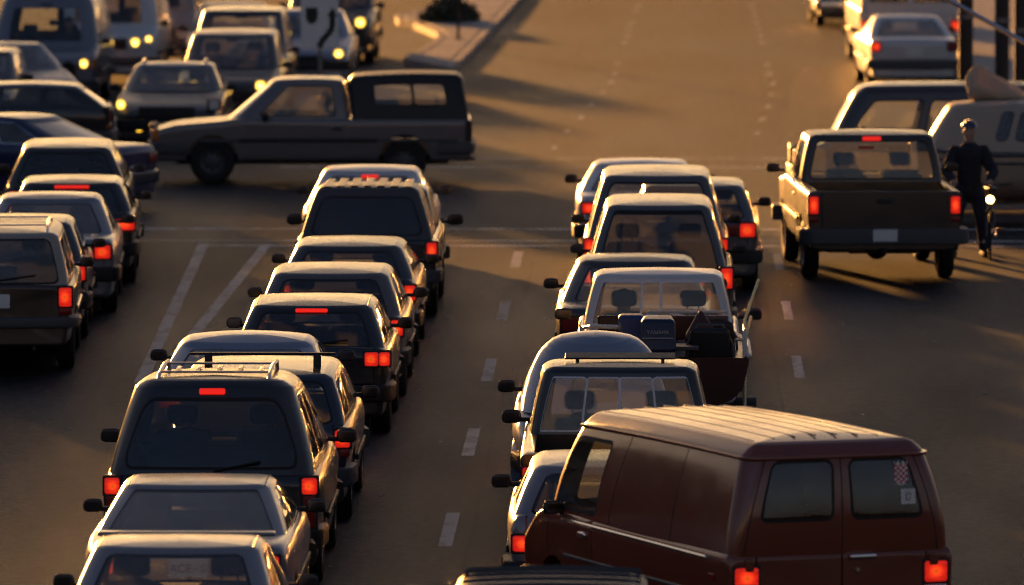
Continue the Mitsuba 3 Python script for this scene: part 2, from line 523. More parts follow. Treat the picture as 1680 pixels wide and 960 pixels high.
class Body:
    D = dict(L=4.4, W=1.69, zb=.22, top=None, ya=-1.3, yf=1.3, R=.31, bow=.07, bowf=.14, taper=.06, taperf=.10, re=.07, shoulder=.10, tumble=.035, crown=.02, flat=.0)

    def __init__(self, **kw):
        for k, v in {**Body.D, **kw}.items():
            setattr(self, k, v)
        y, z = zip(*self.top)
        self.fz = PchipInterpolator(y, z)

    def w(self, y):
        L2 = self.L / 2
        y = np.asarray(y, float)
        r = np.clip((-y - (L2 - 1.1)) / 1.1, 0, 1)
        f = np.clip((y - (L2 - 1.1)) / 1.1, 0, 1)
        return self.W / 2 * (1 - self.taper * r ** 2.2 - self.taperf * f ** 2.2)

    def bend(self, v):
        v = v.copy()
        L2 = self.L / 2
        q = np.clip(1 - (v[:, 0] / (self.W / 2)) ** 2, 0, 1)
        r = smooth01((-v[:, 1] - (L2 - .9)) / .9)
        f = smooth01((v[:, 1] - (L2 - .9)) / .9)
        v[:, 1] += (-self.bow * r + self.bowf * f) * q
        return v

    def rear_y(self, x=0.0):
        return -self.L / 2 - self.bow * max(0, 1 - (x / (self.W / 2)) ** 2)

    def front_y(self, x=0.0):
        return self.L / 2 + self.bowf * max(0, 1 - (x / (self.W / 2)) ** 2)

    def loft(self):
        L2, re = self.L / 2, self.re
        ph = np.array([0, 22, 45, 68, 90]) * PI / 180
        ys = list(-L2 + re * (1 - np.sin(ph))) [::-1]
        ins = list(re * (1 - np.cos(ph)))[::-1]
        mid = np.linspace(-L2 + re, L2 - re, 34)[1:-1]
        Y = np.r_[ys, mid, -np.array(ys[::-1])]
        I = np.r_[ins, mid * 0, ins[::-1]]
        rings = []
        for y, d in zip(Y, I):
            w, zt, zb = float(self.w(y)) - d, float(self.fz(y)) - d * .8, self.zb + d * .8
            h = zt - zb
            s, tu, c = self.shoulder, self.tumble, self.crown
            half = [(0, zb), (.80 * w, zb), (w - .075, zb + .01), (w - .045, zb + .05), (w - .034, zb + .14), (w - .014, zb + .45 * h), (w - .001, zt - 2.0 * s),
                    (w - tu * .12, zt - 1.1 * s), (w - tu * .7, zt - .5 * s), (w - tu - .012, zt - .18 * s), (w - tu - .04, zt - .03 * s), (w - tu - .10, zt + .1 * c),
                    (.62 * w, zt + .55 * c), (.3 * w, zt + .9 * c), (0, zt + c)]
            ring = [(x, y, z) for x, z in half] + [(-x, y, z) for x, z in half[-2:0:-1]]
            rings.append(ring)
        n, m = len(rings), len(rings[0])
        v = np.array(rings).reshape(-1, 3)
        f = []
        for i in range(n - 1):
            for j in range(m):
                a, b = i * m + j, i * m + (j + 1) % m
                f += [[a, b + m, b], [a, a + m, b + m]]
        for k, o in ((0, 0), (n - 1, 1)):
            cidx = len(v)
            v = np.vstack([v, v[k * m:(k + 1) * m].mean(0)])
            for j in range(m):
                a, b = k * m + j, k * m + (j + 1) % m
                f.append([a, b, cidx] if o == 0 else [b, a, cidx])
        v = self.bend(v)
        mm = man(v, f)
        if mm.volume() < 0:
            mm = man(v, np.array(f)[:, ::-1])
        return mm

    def outline(self, front=False, reach=.55, z=None):
        """plan path round one end, left side -> end -> right side (so that out is away from the car)"""
        L2, r = self.L / 2, .10
        ys = np.linspace(L2 - reach, L2 - r, 5)
        side = [(-float(self.w(-y if not front else y)), -y) for y in ys]
        we = float(self.w(-L2 if not front else L2))
        arc = [(-we + r * (1 - math.cos(a)), -(L2 - r) - r * math.sin(a)) for a in np.linspace(0, PI / 2, 5)[1:]]
        across = [(x, -L2) for x in np.linspace(-we + r, we - r, 9)[1:-1]]
        left = side + arc
        right = [(-x, y) for x, y in left[::-1]]
        pts = np.array(left + across + right)
        pts = np.c_[pts, np.zeros(len(pts))]
        if front:
            pts[:, 1] *= -1
        pts = self.bend(pts)
        if front:
            pts = pts[::-1]
        return pts


def smooth01(t):
    t = np.clip(t, 0, 1)
    return t * t * (3 - 2 * t)


def wheel_meshes():
    prof = np.array([(.55, -.085), (.70, -.098), (.86, -.10), (.955, -.088), (.995, -.055), (1.0, 0), (.995, .055), (.955, .088), (.86, .10), (.70, .098), (.55, .085)])
    prof = np.vstack([prof, prof[:1]])
    ty = trimesh.creation.revolve(prof, sections=28)
    rim = trimesh.creation.revolve(np.array([(0, -.02), (0, .055), (.16, .058), (.20, .045), (.42, .03), (.50, .05), (.56, .088), (.59, .085), (.58, .03), (.55, -.02), (0, -.02)]), sections=28)
    holes = [m3.Manifold.cylinder(.2, .058, .058, 10).translate([.36 * math.cos(k * PI / 4), .36 * math.sin(k * PI / 4), -.1]) for k in range(8)]
    rim = tm(to_man(rim) - m3.Manifold.batch_boolean(holes, m3.OpType.Add))
    return ty, rim


def add_wheel(root, x, y, R, rim='alloy', width=.20):
    side = 1 if x > 0 else -1
    ty, rm = cached('tyre', lambda: wheel_meshes()[0]), cached('rim', lambda: wheel_meshes()[1])
    tw = T().translate([x - side * .10, y, R]).rotate([0, 1, 0], 90.0 * side).scale([R, R, 1.0])
    w = part('wheel', ty, 'rubber', root, at=tw)
    part('rim', rm, rim, w, at=tw)


def seat_mesh():
    a = rotm(rbox(.50, .13, .62, .05, (0, 0, .31)), [1, 0, 0], 12)
    b = rotm(rbox(.27, .09, .17, .04, (0, 0, .76)), [1, 0, 0], 12)
    p = tube([(-.06, -.02, .55), (-.06, -.14, .72)], .008, 6)
    return join(a, b, p, mv(p, .12, 0, 0))


def bench_mesh():
    a = rotm(rbox(1.28, .13, .52, .05, (0, 0, .26)), [1, 0, 0], 16)
    return a


def mirror_mesh():
    return rbox(.20, .10, .135, .045, taper=.92)


def add_mirror(root, x, y, z, big=1.0, glass='mirror_silver'):
    at = T().translate([x, y, z]).scale([big, 1.0, big])
    m = part('door_mirror', cached('mirror', mirror_mesh), 'black_plastic', root, at=at)
    part('mirror_glass', cached('mirror_glass', lambda: rbox(.16, .01, .10, .004)), glass, m, at=T().translate([x, y - .05, z]).scale([big, 1.0, big]))
    s = -1 if x > 0 else 1
    part('mirror_arm', cached('mirror_arm', lambda: rbox(.12, .05, .04, .015)), 'black_plastic', m, at=T().translate([x + s * .12 * big, y + .01, z - .03]))


def lamp(root, name, B, x, z, w, h, mat, both=True, front=False, emit=None, bulb=None, depth=.10, r=.02, proud=.014, only=None, lab=None):
    keys = []
    for sd in ((1, -1) if both else (1,)):
        if only is not None and sd != only:
            continue
        xc = x * sd
        y = B.front_y(xc) if front else B.rear_y(xc)
        # the outer end wraps round the corner a little
        sgn = 1 if front else -1
        depth = max(depth, .7 * min(w, h)) if front else depth
        m = rbox(w, depth, h, .46 * min(w, h) if front and emit else r)
        slope = -2 * (B.bowf if front else B.bow) * xc / (B.W / 2) ** 2
        ang = math.degrees(math.atan(slope if front else -slope))
        m = rotm(m, [0, 0, 1], ang)
        m = mv(m, xc, y - sgn * (depth / 2 - proud), z)
        if name == 'tail_light' or (name == 'headlight' and not emit):
            bz = mv(rotm(rbox(w + .03, depth, h + .03, .012), [0, 0, 1], ang), xc, y - sgn * (depth / 2 - proud + .007), z)
        else:
            bz = None
        if emit:
            g, col = lens_mesh(m, emit, BULB if not front else HOT)
            k = part(name, g, mat, root, True, color=col, emitter={'type': 'area', 'radiance': {'type': 'mesh_attribute', 'name': 'vertex_color'}})
        else:
            k = part(name, m, mat, root, 30)
        if bulb:
            b = rbox(min(w, h) * bulb * .6, .006, min(w, h) * bulb * .6, .002)
            part('bulb', mv(rotm(b, [0, 0, 1], ang), xc, y + sgn * (proud + .003), z), 'red_lens', k, 30, **glow(BULB))
        if bz is not None:
            part('lamp_bezel', bz, 'black_plastic', k, 30)
        keys.append(k)
    return keys


def plate(root, x, y, z, text=None, yaw=0):
    p = part('licence_plate', rbox(.31, .012, .155, .005, (x, y, z)), 'plate_white', root)
    if text:
        t = meshkit.text_mesh(text, .065, .002, True)
        t.apply_translation([-t.bounds[1][0] / 2, -.03, 0])
        t = rotm(t, [1, 0, 0], 90)
        part('lettering', mv(t, x, y - .007, z), 'plate_ink', p, False)
    return p


def vehicle(name, label, cat, loc, yaw, S, group=None):
    """S: body=dict, cab=dict, wins=[...], paint, options"""
    root = thing(name, label, cat, loc, yaw, group)
    B, C = Body(**S['body']), Cabin(**S['cab'])
    pk = S['paint']
    mm = B.loft()
    cuts = []
    for y in (B.ya, B.yf):
        for sd in (1, -1):
            cuts.append(m3.Manifold.cylinder(.34, B.R * 1.16, B.R * 1.16, 28).rotate([0, 90, 0]).translate([sd * B.W / 2 - .17 - sd * .14, y, B.R + .015]))
    # cabin well
    s = SG[:-1]
    ring = C.ring(s, False)[:, :2]
    inner = Polygon(ring).buffer(-.06)
    zlow = min(C.zb) - .42
    cuts.append(to_man(extr(inner, zlow, max(C.zb) + .3)))
    if S.get('bed'):
        y0, y1, zf = S['bed']
        wi = B.W / 2 - .13
        cuts.append(to_man(bx(2 * wi, y1 - y0, 1.0, (0, (y0 + y1) / 2, zf + .5))))
    for (sx, sy, sz, c) in S.get('grooves', []):
        cuts.append(to_man(bx(sx, sy, sz, c)))
    for sd in (1, -1):
        if not S.get('bed') and S.get('seams', True):
            cuts.append(to_man(bx(.012, .24, .55, (sd * (B.W / 2 - .17), -B.L / 2 - .02, C.zb[0] - .08))))
    if not S.get('bed') and S.get('seams', True):
        cuts.append(to_man(bx(B.W - .34, .24, .012, (0, -B.L / 2 - .02, C.zb[0] - .355))))
    for d in S.get('doors', []):                # door shut lines along the flanks
        for sd in (1, -1):
            cuts.append(to_man(bx(.06, .012, 2.0, (sd * (B.W / 2 + .01), d, B.zb + .1 + 1.0))))
    mm = mm - m3.Manifold.batch_boolean(cuts, m3.OpType.Add)
    body = tm(mm)
    part('body', body, pk, root, 33)
    lining = inner.buffer(-.004)
    if lining.geom_type != 'Polygon':
        lining = max(lining.geoms, key=lambda g: g.area)
    part('interior_lining', join(extr(lining.difference(lining.buffer(-.012)), zlow + .004, min(C.zb) - .012), extr(lining, zlow + .004, zlow + .012)), 'interior', root, False)
    cabin(root, C, S['wins'], S.get('cab_paint', pk), roof_paint=S.get('roof_paint'))
    # dashboard and shelf
    yf_, yr_ = C.yb[1] - .06, C.yb[0] + .06
    part('dashboard', rbox(2 * C.wb - .2, .42, .16, .06, (0, yf_ - .30, C.zb[1] - .055)), 'interior', root)
    if S.get('shelf'):
        part('parcel_shelf', rbox(2 * C.wb - .24, S['shelf'], .05, .02, (0, yr_ + .04 + S['shelf'] / 2, C.zb[0] - .03)), 'upholstery', root)
    ys = S.get('seat_y', C.yt[1] - .55)
    hz = min(S.get('seat_z', C.zb[0] - .42), C.zt[1] - .90)
    for sd in (-1, 1):
        part('seat', cached('seat', seat_mesh), 'upholstery', root, at=T().translate([sd * .36, ys, hz]))
    part('steering_wheel', rotm(trimesh.creation.torus(.17, .016, 20, 6), [1, 0, 0], 65), 'black_plastic', root, at=T().translate([-.36, ys + .62, hz + .40]))
    if S.get('bench'):
        part('rear_bench', cached('bench', bench_mesh), 'upholstery', root, at=T().translate([0, S['bench'], hz + .02]))
        if S.get('rear_headrests'):
            for sd in (-1, 1):
                part('headrest', cached('headrest', lambda: rotm(rbox(.26, .09, .16, .04, (0, 0, .62)), [1, 0, 0], 14)), 'upholstery', root, at=T().translate([sd * .38, S['bench'], hz + .02]))
    if S.get('inner_mirror', True):
        part('rear_view_mirror', rbox(.22, .03, .065, .012, (0, C.yt[1] + .12, C.zt[1] - .06)), 'black_plastic', root)
    for y in (B.ya, B.yf):
        for sd in (1, -1):
            add_wheel(root, sd * (B.W / 2 - .025), y, B.R, S.get('rim', 'alloy'))
    # bumpers
    bz0, bz1 = S.get('bumper', (.38, .56))
    pr = round_prof(-.05, S.get('bumper_out', .055), bz0, bz1, .03)
    part('bumper', sweep(B.outline(False, S.get('bumper_reach', .5)), pr), S.get('bumper_mat', 'black_plastic'), root)
    part('bumper', sweep(B.outline(True, .5), pr), S.get('bumper_mat', 'black_plastic'), root)
    part('underbody', rbox(B.W * .72, B.L * .86, .14, .03, (0, 0, B.zb + .02)), 'rubber', root)
    part('exhaust_pipe', tube([(.42, -B.L / 2 + .6, B.zb - .02), (.42, -B.L / 2 - .04, B.zb - .03)], .025), 'grey_plastic', root)
    # side strip and door handles
    if S.get('strip', True):
        for sd in (1, -1):
            part('side_moulding', rbox(.03, B.yf - B.ya - 2.4 * B.R, .06, .012, (sd * (B.W / 2 + .002), (B.yf + B.ya) / 2, B.zb + .32)), S.get('strip_mat', 'black_plastic'), root)
    for y in S.get('handles', []):
        for sd in (1, -1):
            part('door_handle', rbox(.035, .16, .035, .012, (sd * (B.W / 2 - B.tumble * .5 + .004), y, C.zb[0] - .13)), S.get('handle_mat', 'black_plastic'), root)
    # mirrors
    if S.get('mirrors', True):
        my = S.get('mirror_y', C.yb[1] - .42)
        mz = S.get('mirror_z', C.zb[1] + .06)
        for sd in (-1, 1):
            add_mirror(root, sd * (B.W / 2 + S.get('mirror_out', .075)), my, mz, .52 + .30 * S.get('mirror_k', 1.0))
    # lamps at the back
    for l in S.get('tails', []):
        lamp(root, B=B, **l)
    for l in S.get('heads', []):
        lamp(root, B=B, front=True, **l)
    if S.get('third'):
        w, h, t = S['third'][:3]
        p, n = C.M(np.array([0.0]), np.array([t]), .012)[0], C.N(np.array([0.0]), np.array([t]))[0]
        lean = math.degrees(math.atan2(n[2], -n[1]))
        part('third_brake_light', mv(rotm(rbox(w, .03, h, .012), [1, 0, 0], -lean), *p), 'red_lens', root, 30, **glow(BRAKE))
    if S.get('plate'):
        x, z = S['plate'][:2]
        plate(root, x, B.rear_y(x) - S.get('plate_out', .012), z, S['plate'][2] if len(S['plate']) > 2 else None)
    if S.get('grille'):
        w, h, z = S['grille']
        part('grille', rbox(w, .10, h, .02, (0, B.front_y(0) - .03, z)), 'black_plastic', root)
    if S.get('wiper'):
        y0 = .05
        a, b = C.M(np.array([.05]), np.array([S['wiper']]), .02)[0], C.M(np.array([.62]), np.array([S['wiper'] + .10]), .02)[0]
        part('rear_wiper', tube([a, b], .011, 6), 'rubber', root)
    return root, B, C


# ---------------------------------------------------------------- kinds of vehicle


def brake(x, z, w, h, lit=True, bulb=None, **k):
    return dict(name='tail_light', x=x, z=z, w=w, h=h, mat='red_lens', emit=BRAKE if lit else None, bulb=bulb, **k)


def lens(name, x, z, w, h, mat, **k):
    return dict(name=name, x=x, z=z, w=w, h=h, mat=mat, **k)


def sedan(L=4.4, Wd=1.69, H=1.38, paint='paint_silver', glass='glass', **o):
    zb, L2 = o.pop('belt', .92), L / 2
    S = dict(paint=paint,
             body=dict(L=L, W=Wd, top=[(-L2, .86), (-L2 + .10, .925), (-L2 + .55, .945), (-.2 * L, .95), (.16 * L, .95), (.30 * L, .87), (L2 - .25, .76), (L2, .66)], ya=-.295 * L, yf=.30 * L, R=.30),
             cab=dict(wb=Wd / 2 - .05, wt=Wd / 2 - .235, yb=(-.355 * L, .225 * L), yt=(-.18 * L, .06 * L), zb=(.935, .935), zt=(H - .092, H - .082), rrb=.12, rrt=.12, brb=.10, brt=.07),
             wins=[W(-.97, .97, .08, .96, .05, 'rear_window', glass, sw=.018), W(2.07, 2.42, .12, .90, .03, 'side_window', glass, s0t=2.12, s1t=2.44, seal='chrome', sw=.014), W(2.47, 3.02, .12, .90, .03, 'side_window', glass, s0t=2.48, s1t=2.98, seal='chrome', sw=.014),
                   W(3.72, 5.0, .08, .94, .04, 'windshield', glass)],
             tails=[brake(Wd / 2 - .23, .76, .30, .13)], heads=[lens('headlight', Wd / 2 - .27, .62, .30, .14, 'white_lens')], grille=(.7, .12, .60),
             shelf=.35, bench=-.17 * L, seat_y=.0, plate=(0, .58), doors=[.17 * L, -.05 * L], handles=[-.01 * L, -.2 * L])
    S.update(o)
    return S


def hatch(L=4.0, Wd=1.65, H=1.40, paint='paint_black', glass='glass_tinted', **o):
    L2 = L / 2
    S = dict(paint=paint,
             body=dict(L=L, W=Wd, top=[(-L2, .88), (-L2 + .08, .93), (-.2 * L, .95), (.17 * L, .95), (.32 * L, .87), (L2 - .25, .77), (L2, .66)], ya=-.30 * L, yf=.31 * L, R=.29),
             cab=dict(wb=Wd / 2 - .05, wt=Wd / 2 - .20, yb=(-L2 + .07, .23 * L), yt=(-L2 + .46, .01 * L), zb=(.92, .935), zt=(H - .092, H - .082), rrb=.13, rrt=.13, brb=.07, brt=.06),
             wins=[W(-.98, .98, .06, .94, .06, 'rear_window', glass), W(2.06, 2.33, .14, .90, .04, 'side_window', glass, s0t=2.14, s1t=2.34), W(2.38, 3.0, .12, .90, .03, 'side_window', glass, s0t=2.39, s1t=2.97),
                   W(3.72, 5.0, .08, .94, .04, 'windshield', 'glass')],
             tails=[brake(Wd / 2 - .16, .78, .26, .15)], heads=[lens('headlight', Wd / 2 - .27, .62, .30, .14, 'white_lens')], grille=(.7, .12, .60),
             shelf=.4, bench=-.24 * L, seat_y=-.02, plate=(0, .62), doors=[.18 * L, -.09 * L], handles=[-.03 * L], wiper=.10)
    S.update(o)
    return S


def wagon(L=4.5, Wd=1.70, H=1.46, paint='paint_black', glass='glass_tinted', **o):
    L2 = L / 2
    rake = o.pop('rake', .25)
    zb = o.pop('belt', .95)
    S = dict(paint=paint,
             body=dict(L=L, W=Wd, top=[(-L2, zb - .05), (-L2 + .08, zb - .01), (-.2 * L, zb + .01), (.19 * L, zb + .01), (.33 * L, zb - .07), (L2 - .25, zb - .15), (L2, zb - .28)], ya=-.30 * L, yf=.31 * L, R=.31),
             cab=dict(wb=Wd / 2 - .045, wt=Wd / 2 - .17, yb=(-L2 + .05, .235 * L), yt=(-L2 + .05 + rake, .04 * L), zb=(zb - .01, zb), zt=(H - .092, H - .082), rrb=.10, rrt=.10, brb=.06, brt=.06),
             wins=[W(-.98, .98, .06, .94, .06, 'rear_window', glass), W(2.03, 2.29, .14, .90, .04, 'side_window', glass, seal='chrome', sw=.014), W(2.33, 2.63, .12, .90, .04, 'side_window', glass, seal='chrome', sw=.014), W(2.67, 3.0, .12, .90, .03, 'side_window', 'glass', s1t=2.97, seal='chrome', sw=.014),
                   W(3.72, 5.0, .08, .94, .04, 'windshield', 'glass')],
             tails=[brake(Wd / 2 - .12, .80, .20, .24)], heads=[lens('headlight', Wd / 2 - .25, .68, .30, .15, 'white_lens')], grille=(.8, .16, .66),
             bench=-.16 * L, seat_y=.05, plate=(0, .68), doors=[.19 * L, -.02 * L, -.2 * L], handles=[.0, -.18 * L], wiper=.10)
    S.update(o)
    return S


def pickup(L=4.8, Wd=1.70, H=1.60, paint='paint_black', glass='glass', cab_len=1.05, hood=1.35, **o):
    L2, zb = L / 2, o.pop('belt', 1.02)
    cowl = L2 - hood
    cr = cowl - cab_len - .5
    S = dict(paint=paint,
             body=dict(L=L, W=Wd, zb=.34, top=[(-L2, zb - .02), (-L2 + .05, zb), (cr, zb), (cowl, zb + .01), (cowl + .3, zb - .03), (L2 - .3, zb - .10), (L2, zb - .20)], ya=-.29 * L, yf=.315 * L, R=.34, bow=.0, bowf=.06, taper=.01,
                       taperf=.05, re=.03, shoulder=.05, tumble=.02, crown=.0),
             cab=dict(wb=Wd / 2 - .05, wt=Wd / 2 - .17, yb=(cr, cowl + .05), yt=(cr + .10, cowl - .50), zb=(zb - .02, zb - .01), zt=(H - .065, H - .065), rrb=.09, rrt=.10, brb=.0, brt=.03, arch=.02),
             wins=[W(-.98, .98, .12, .93, .05, 'rear_window', glass), W(2.10, 2.98, .12, .88, .04, 'side_window', 'glass', s0t=2.12, s1t=2.92), W(3.72, 5.0, .08, .94, .04, 'windshield', 'glass')],
             tails=[brake(Wd / 2 - .10, .80, .15, .26)], heads=[lens('headlight', Wd / 2 - .2, .78, .24, .16, 'white_lens')], grille=(1.0, .2, .78),
             bed=(-L2 + .07, cr - .06, .62), seat_y=cr + .28, seat_z=zb - .45, plate=(0, .56), doors=[cowl - .02, cr + .04], handles=[cr + .2], bumper=(.46, .62), bumper_mat='grey_plastic', plate_out=.075)
    S.update(o)
    return S


def van(L=4.9, Wd=1.95, H=2.05, paint='paint_white', glass='glass_dark', hood=.75, belt=1.12, **o):
    L2 = L / 2
    S = dict(paint=paint,
             body=dict(L=L, W=Wd, zb=.30, top=[(-L2, belt - .02), (-L2 + .06, belt), (0, belt), (L2 - hood, belt), (L2 - hood + .2, belt - .06), (L2 - .15, belt - .18), (L2, belt - .28)], ya=-.29 * L, yf=.33 * L, R=.34, bow=.02, bowf=.08,
                       taper=.015, taperf=.05, re=.05, shoulder=.06, tumble=.012, crown=.0),
             cab=dict(wb=Wd / 2 - .012, wt=Wd / 2 - .16, yb=(-L2 + .012, L2 - hood + .05), yt=(-L2 + .13, L2 - hood - .55), zb=(belt - .03, belt - .03), zt=(H - .14, H - .14), rrb=.10, rrt=.14, brb=.02, brt=.03, edge=.09, de=.16, crown=.05, arch=.02, bulge=.02,
                      bfb=.1),
             wins=[W(-.93, -.08, .12, .80, .05, 'rear_window', glass, both=False), W(.08, .93, .12, .80, .05, 'rear_window', glass, both=False), W(2.70, 3.02, .12, .82, .05, 'side_window', 'glass', s1t=2.96, seal='chrome', sw=.014), W(4.06, 5.0, .10, .86, .05, 'windshield', 'glass')],
             tails=[brake(Wd / 2 - .13, .82, .18, .20)], heads=[lens('headlight', Wd / 2 - .25, .72, .22, .18, 'white_lens')], grille=(1.1, .26, .72),
             seat_y=L2 - hood - 1.15, seat_z=belt - .55, plate=None, doors=[L2 - hood - .1, L2 - hood - 1.1], handles=[L2 - hood - .95], bumper=(.44, .60), bumper_mat='grey_plastic')
    S.update(o)
    return S
# ---------------------------------------------------------------- the street
YAWc, YAWs = math.cos(YAW), math.sin(YAW)
c_right = np.array([YAWc, YAWs, 0])
c_up = np.cross(c_right, fwd)


def G(px, py, z=0.0):
    """point of the plane at height z seen at this place of the 1680 x 960 photograph"""
    d = fwd * F_PX + c_right * (px - 840) - c_up * (py - 480)
    return (np.array([0, 0, CAM_H]) + d * ((z - CAM_H) / d[2]))[:2]


def asphalt_col(p, n, uv):
    big = fbm(p.x * .35, p.y * .05, 3.0)
    lane = (p.x + 1.96) / 3.45
    u = lane - dr.floor(lane)
    oil = dr.exp(-dr.square((u - .5) / .10)) * smoothstep(.35, .65, fbm(p.x * .2, p.y * .12, 31.0))
    track = dr.exp(-dr.square((u - .27) / .07)) + dr.exp(-dr.square((u - .73) / .07))
    fine = noise(p.x * 16, p.y * 9, 1.0)
    grain = noise(p.x * 55, p.y * 30, 4.0)
    blotch = smoothstep(.50, .72, fbm(p.x * .55, p.y * .10, 9.0))
    crack = dr.abs(fbm(p.x * .8, p.y * .35, 61.0) - .52)
    joint = smoothstep(.035, .0, dr.abs(p.x + 1.72 + .05 * noise(p.y * .4, 0, 0))) + smoothstep(.035, .0, dr.abs(p.x - 1.25 + .06 * noise(p.y * .4, 3.0, 0)))
    v = 0.017 + 0.018 * (big - .5) + 0.005 * track + 0.009 * (fine - .5) + 0.010 * (grain - .5) - 0.011 * oil + 0.010 * blotch
    v = v - 0.008 * smoothstep(.004, .001, crack) - 0.010 * joint
    v = dr.maximum(v, .004)
    return mi.Color3f(v * 1.0, v, v * 1.12)


def asphalt_rough(p, n, uv):
    return 0.52 + 0.16 * fbm(p.x * .6, p.y * .12, 5.0)


def asphalt_bump(p, n, uv):
    return 0.010 * fbm(p.x * 5, p.y * 5, 0.5)


scene['asphalt'] = two({'type': 'principled', 'base_color': proc(asphalt_col), 'roughness': proc(asphalt_rough), 'specular': 0.15})


def patch_col(p, n, uv):
    v = 0.014 + 0.008 * (fbm(p.x * .6, p.y * .1, 3.0) - .5) + 0.008 * (noise(p.x * 12, p.y * 8, 1.0) - .5)
    return mi.Color3f(v * 1.05, v, v * .98)


scene['asphalt_dark'] = two({'type': 'principled', 'base_color': proc(patch_col), 'roughness': .6, 'specular': 0.16})


def line_col(p, n, uv):
    wear = smoothstep(.45, .75, fbm(p.x * 7, p.y * 2.2, 2.0) + .12 * (noise(p.x * 40, p.y * 20, 0) - .5))
    return mix((0.30, 0.29, 0.29), (0.06, 0.06, 0.06), wear * .55)


scene['road_paint'] = two({'type': 'principled', 'base_color': proc(line_col), 'roughness': .6, 'specular': 0.4})


def faint_col(p, n, uv):
    wear = smoothstep(.35, .75, fbm(p.x * 3, p.y * 2.2, 2.0))
    return mix((0.40, 0.39, 0.38), (0.04, 0.028, 0.028), wear * .8)


scene['road_paint_worn'] = two({'type': 'principled', 'base_color': proc(faint_col), 'roughness': .6, 'specular': 0.4})


def conc_col(p, n, uv):
    v = .26 + .09 * (fbm(p.x * 1.2, p.y * .5, 2.0) - .5) + .04 * (noise(p.x * 9, p.y * 5, 0) - .5)
    return mi.Color3f(v * 1.04, v * .98, v * .90)


scene['concrete'] = two({'type': 'principled', 'base_color': proc(conc_col), 'roughness': .75, 'specular': 0.3})
plain('kerb_stone', (.24, .22, .20), .7)
plain('brick_island', (.15, .11, .085), .8)


def sheet(poly, z):
    if isinstance(poly, (list, tuple, np.ndarray)):
        poly = Polygon(poly)
    v, f = trimesh.creation.triangulate_polygon(poly, engine='earcut')
    return trimesh.Trimesh(np.c_[v, np.full(len(v), z)], f, process=False)


struct('road', sheet([(-260, -80), (260, -80), (260, 2500), (-260, 2500)], 0.0), 'asphalt', label='wide grey asphalt road and crossing under all the traffic')
pt = [G(1310, 105), G(1300, 140), G(1291, 170), G(1275, 236), G(1395, 236), G(1395, 105)]
struct('road_patch', sheet(pt, .004), 'asphalt_dark', label='darker asphalt patch beside the far right kerb lane')
pt = [G(60, 590), G(210, 590), G(150, 760), G(-40, 760)]


def strip(x0, y0, x1, y1, w, z=.006):
    d = np.array([x1 - x0, y1 - y0])
    n = np.array([d[1], -d[0]]) / np.linalg.norm(d) * w / 2
    a, b = np.array([x0, y0]), np.array([x1, y1])
    return sheet([a + n, b + n, b - n, a - n], z)


def mark(name, mesh, mat='road_paint', label=None):
    return struct(name, mesh, mat, label=label)


for yc in (112.3, 103.4, 94.7, 85.9, 77.2, 68.4, 59.6):
    mark('lane_line', strip(-1.96, yc - 1.5, -1.96, yc + 1.5, .125), label='short white dash of the lane line')
for yc in (111.9, 103.5, 95.2, 86.6, 78.0):
    mark('lane_line', strip(1.486, yc - 1.5, 1.486, yc + 1.5, .11), label='short white dash of the lane line')
mark('lane_line', strip(-6.25, 115.2, -5.74, 93.0, .14), label='long solid white line beside the left turn lane')
mark('lane_line', strip(-5.39, 115.2, -5.58, 93.0, .14), label='long solid white line left of the middle queue')
mark('crosswalk_line', strip(-14, 118.3, 12, 118.3, .22), 'road_paint_worn', 'worn white line across the road at the near crossing')
mark('crosswalk_line', strip(-14, 115.9, 12, 115.9, .22), 'road_paint_worn', 'worn white line across the road at the near crossing')
mark('stop_line', strip(-6.2, 114.9, 6, 114.9, .25), 'road_paint_worn', 'worn white stop line before the crossing')
mark('crosswalk_line', strip(-6, 135.2, 9, 135.2, .2), 'road_paint_worn', 'worn white line across the road at the far crossing')
mark('crosswalk_line', strip(-6, 132.8, 9, 132.8, .2), 'road_paint_worn', 'worn white line across the road at the far crossing')
dots = [(1047, 10), (1043, 19), (1036, 38), (1033, 48), (1030, 59), (1025, 70), (1014, 105), (1009, 121), (1003, 135), (989, 152), (971, 172), (953, 193), (931, 216), (910, 243),
        (1233, 10), (1236, 18), (1238, 27), (1242, 38), (1244, 48), (1248, 60), (1251, 71), (1259, 107), (1263, 122), (1267, 138), (1265, 155), (1260, 175), (1250, 197), (1243, 219)]
plain('dash_paint', (.42, .40, .38), .6)
for k, (a, b) in enumerate(dots):
    g = G(a, b)
    dirn = np.array([.10, 1.0]) if a > 1150 else np.array([-.18 if False else .03, 1.0])
    ln = .55 + .2 * ((k * 7) % 3)
    mark('lane_dash', strip(g[0] - dirn[0] * ln / 2, g[1] - ln / 2, g[0] + dirn[0] * ln / 2, g[1] + ln / 2, .075), 'dash_paint', 'small pale dash of the far dotted lane line')

# kerbed island with its paving, left of the far road
isl = [G(*p) for p in [(741, 124), (716, 118), (690, 113), (664, 108), (676, 100), (692, 92), (712, 80), (720, 70), (716, 63), (702, 57), (680, 48), (655, 43), (650, 37), (668, 32), (700, 24),
                       (735, 12), (760, 2), (775, -14), (800, -45), (884, -45), (868, -16), (852, 6), (826, 36), (796, 68), (770, 96)]]
ip = Polygon(isl).buffer(.02)
isl_in = ip.buffer(-.16)
KH = .15


def kerb_ring(p, inner, h, n_len=1.6):
    return extr(p.difference(inner), 0.0, h)


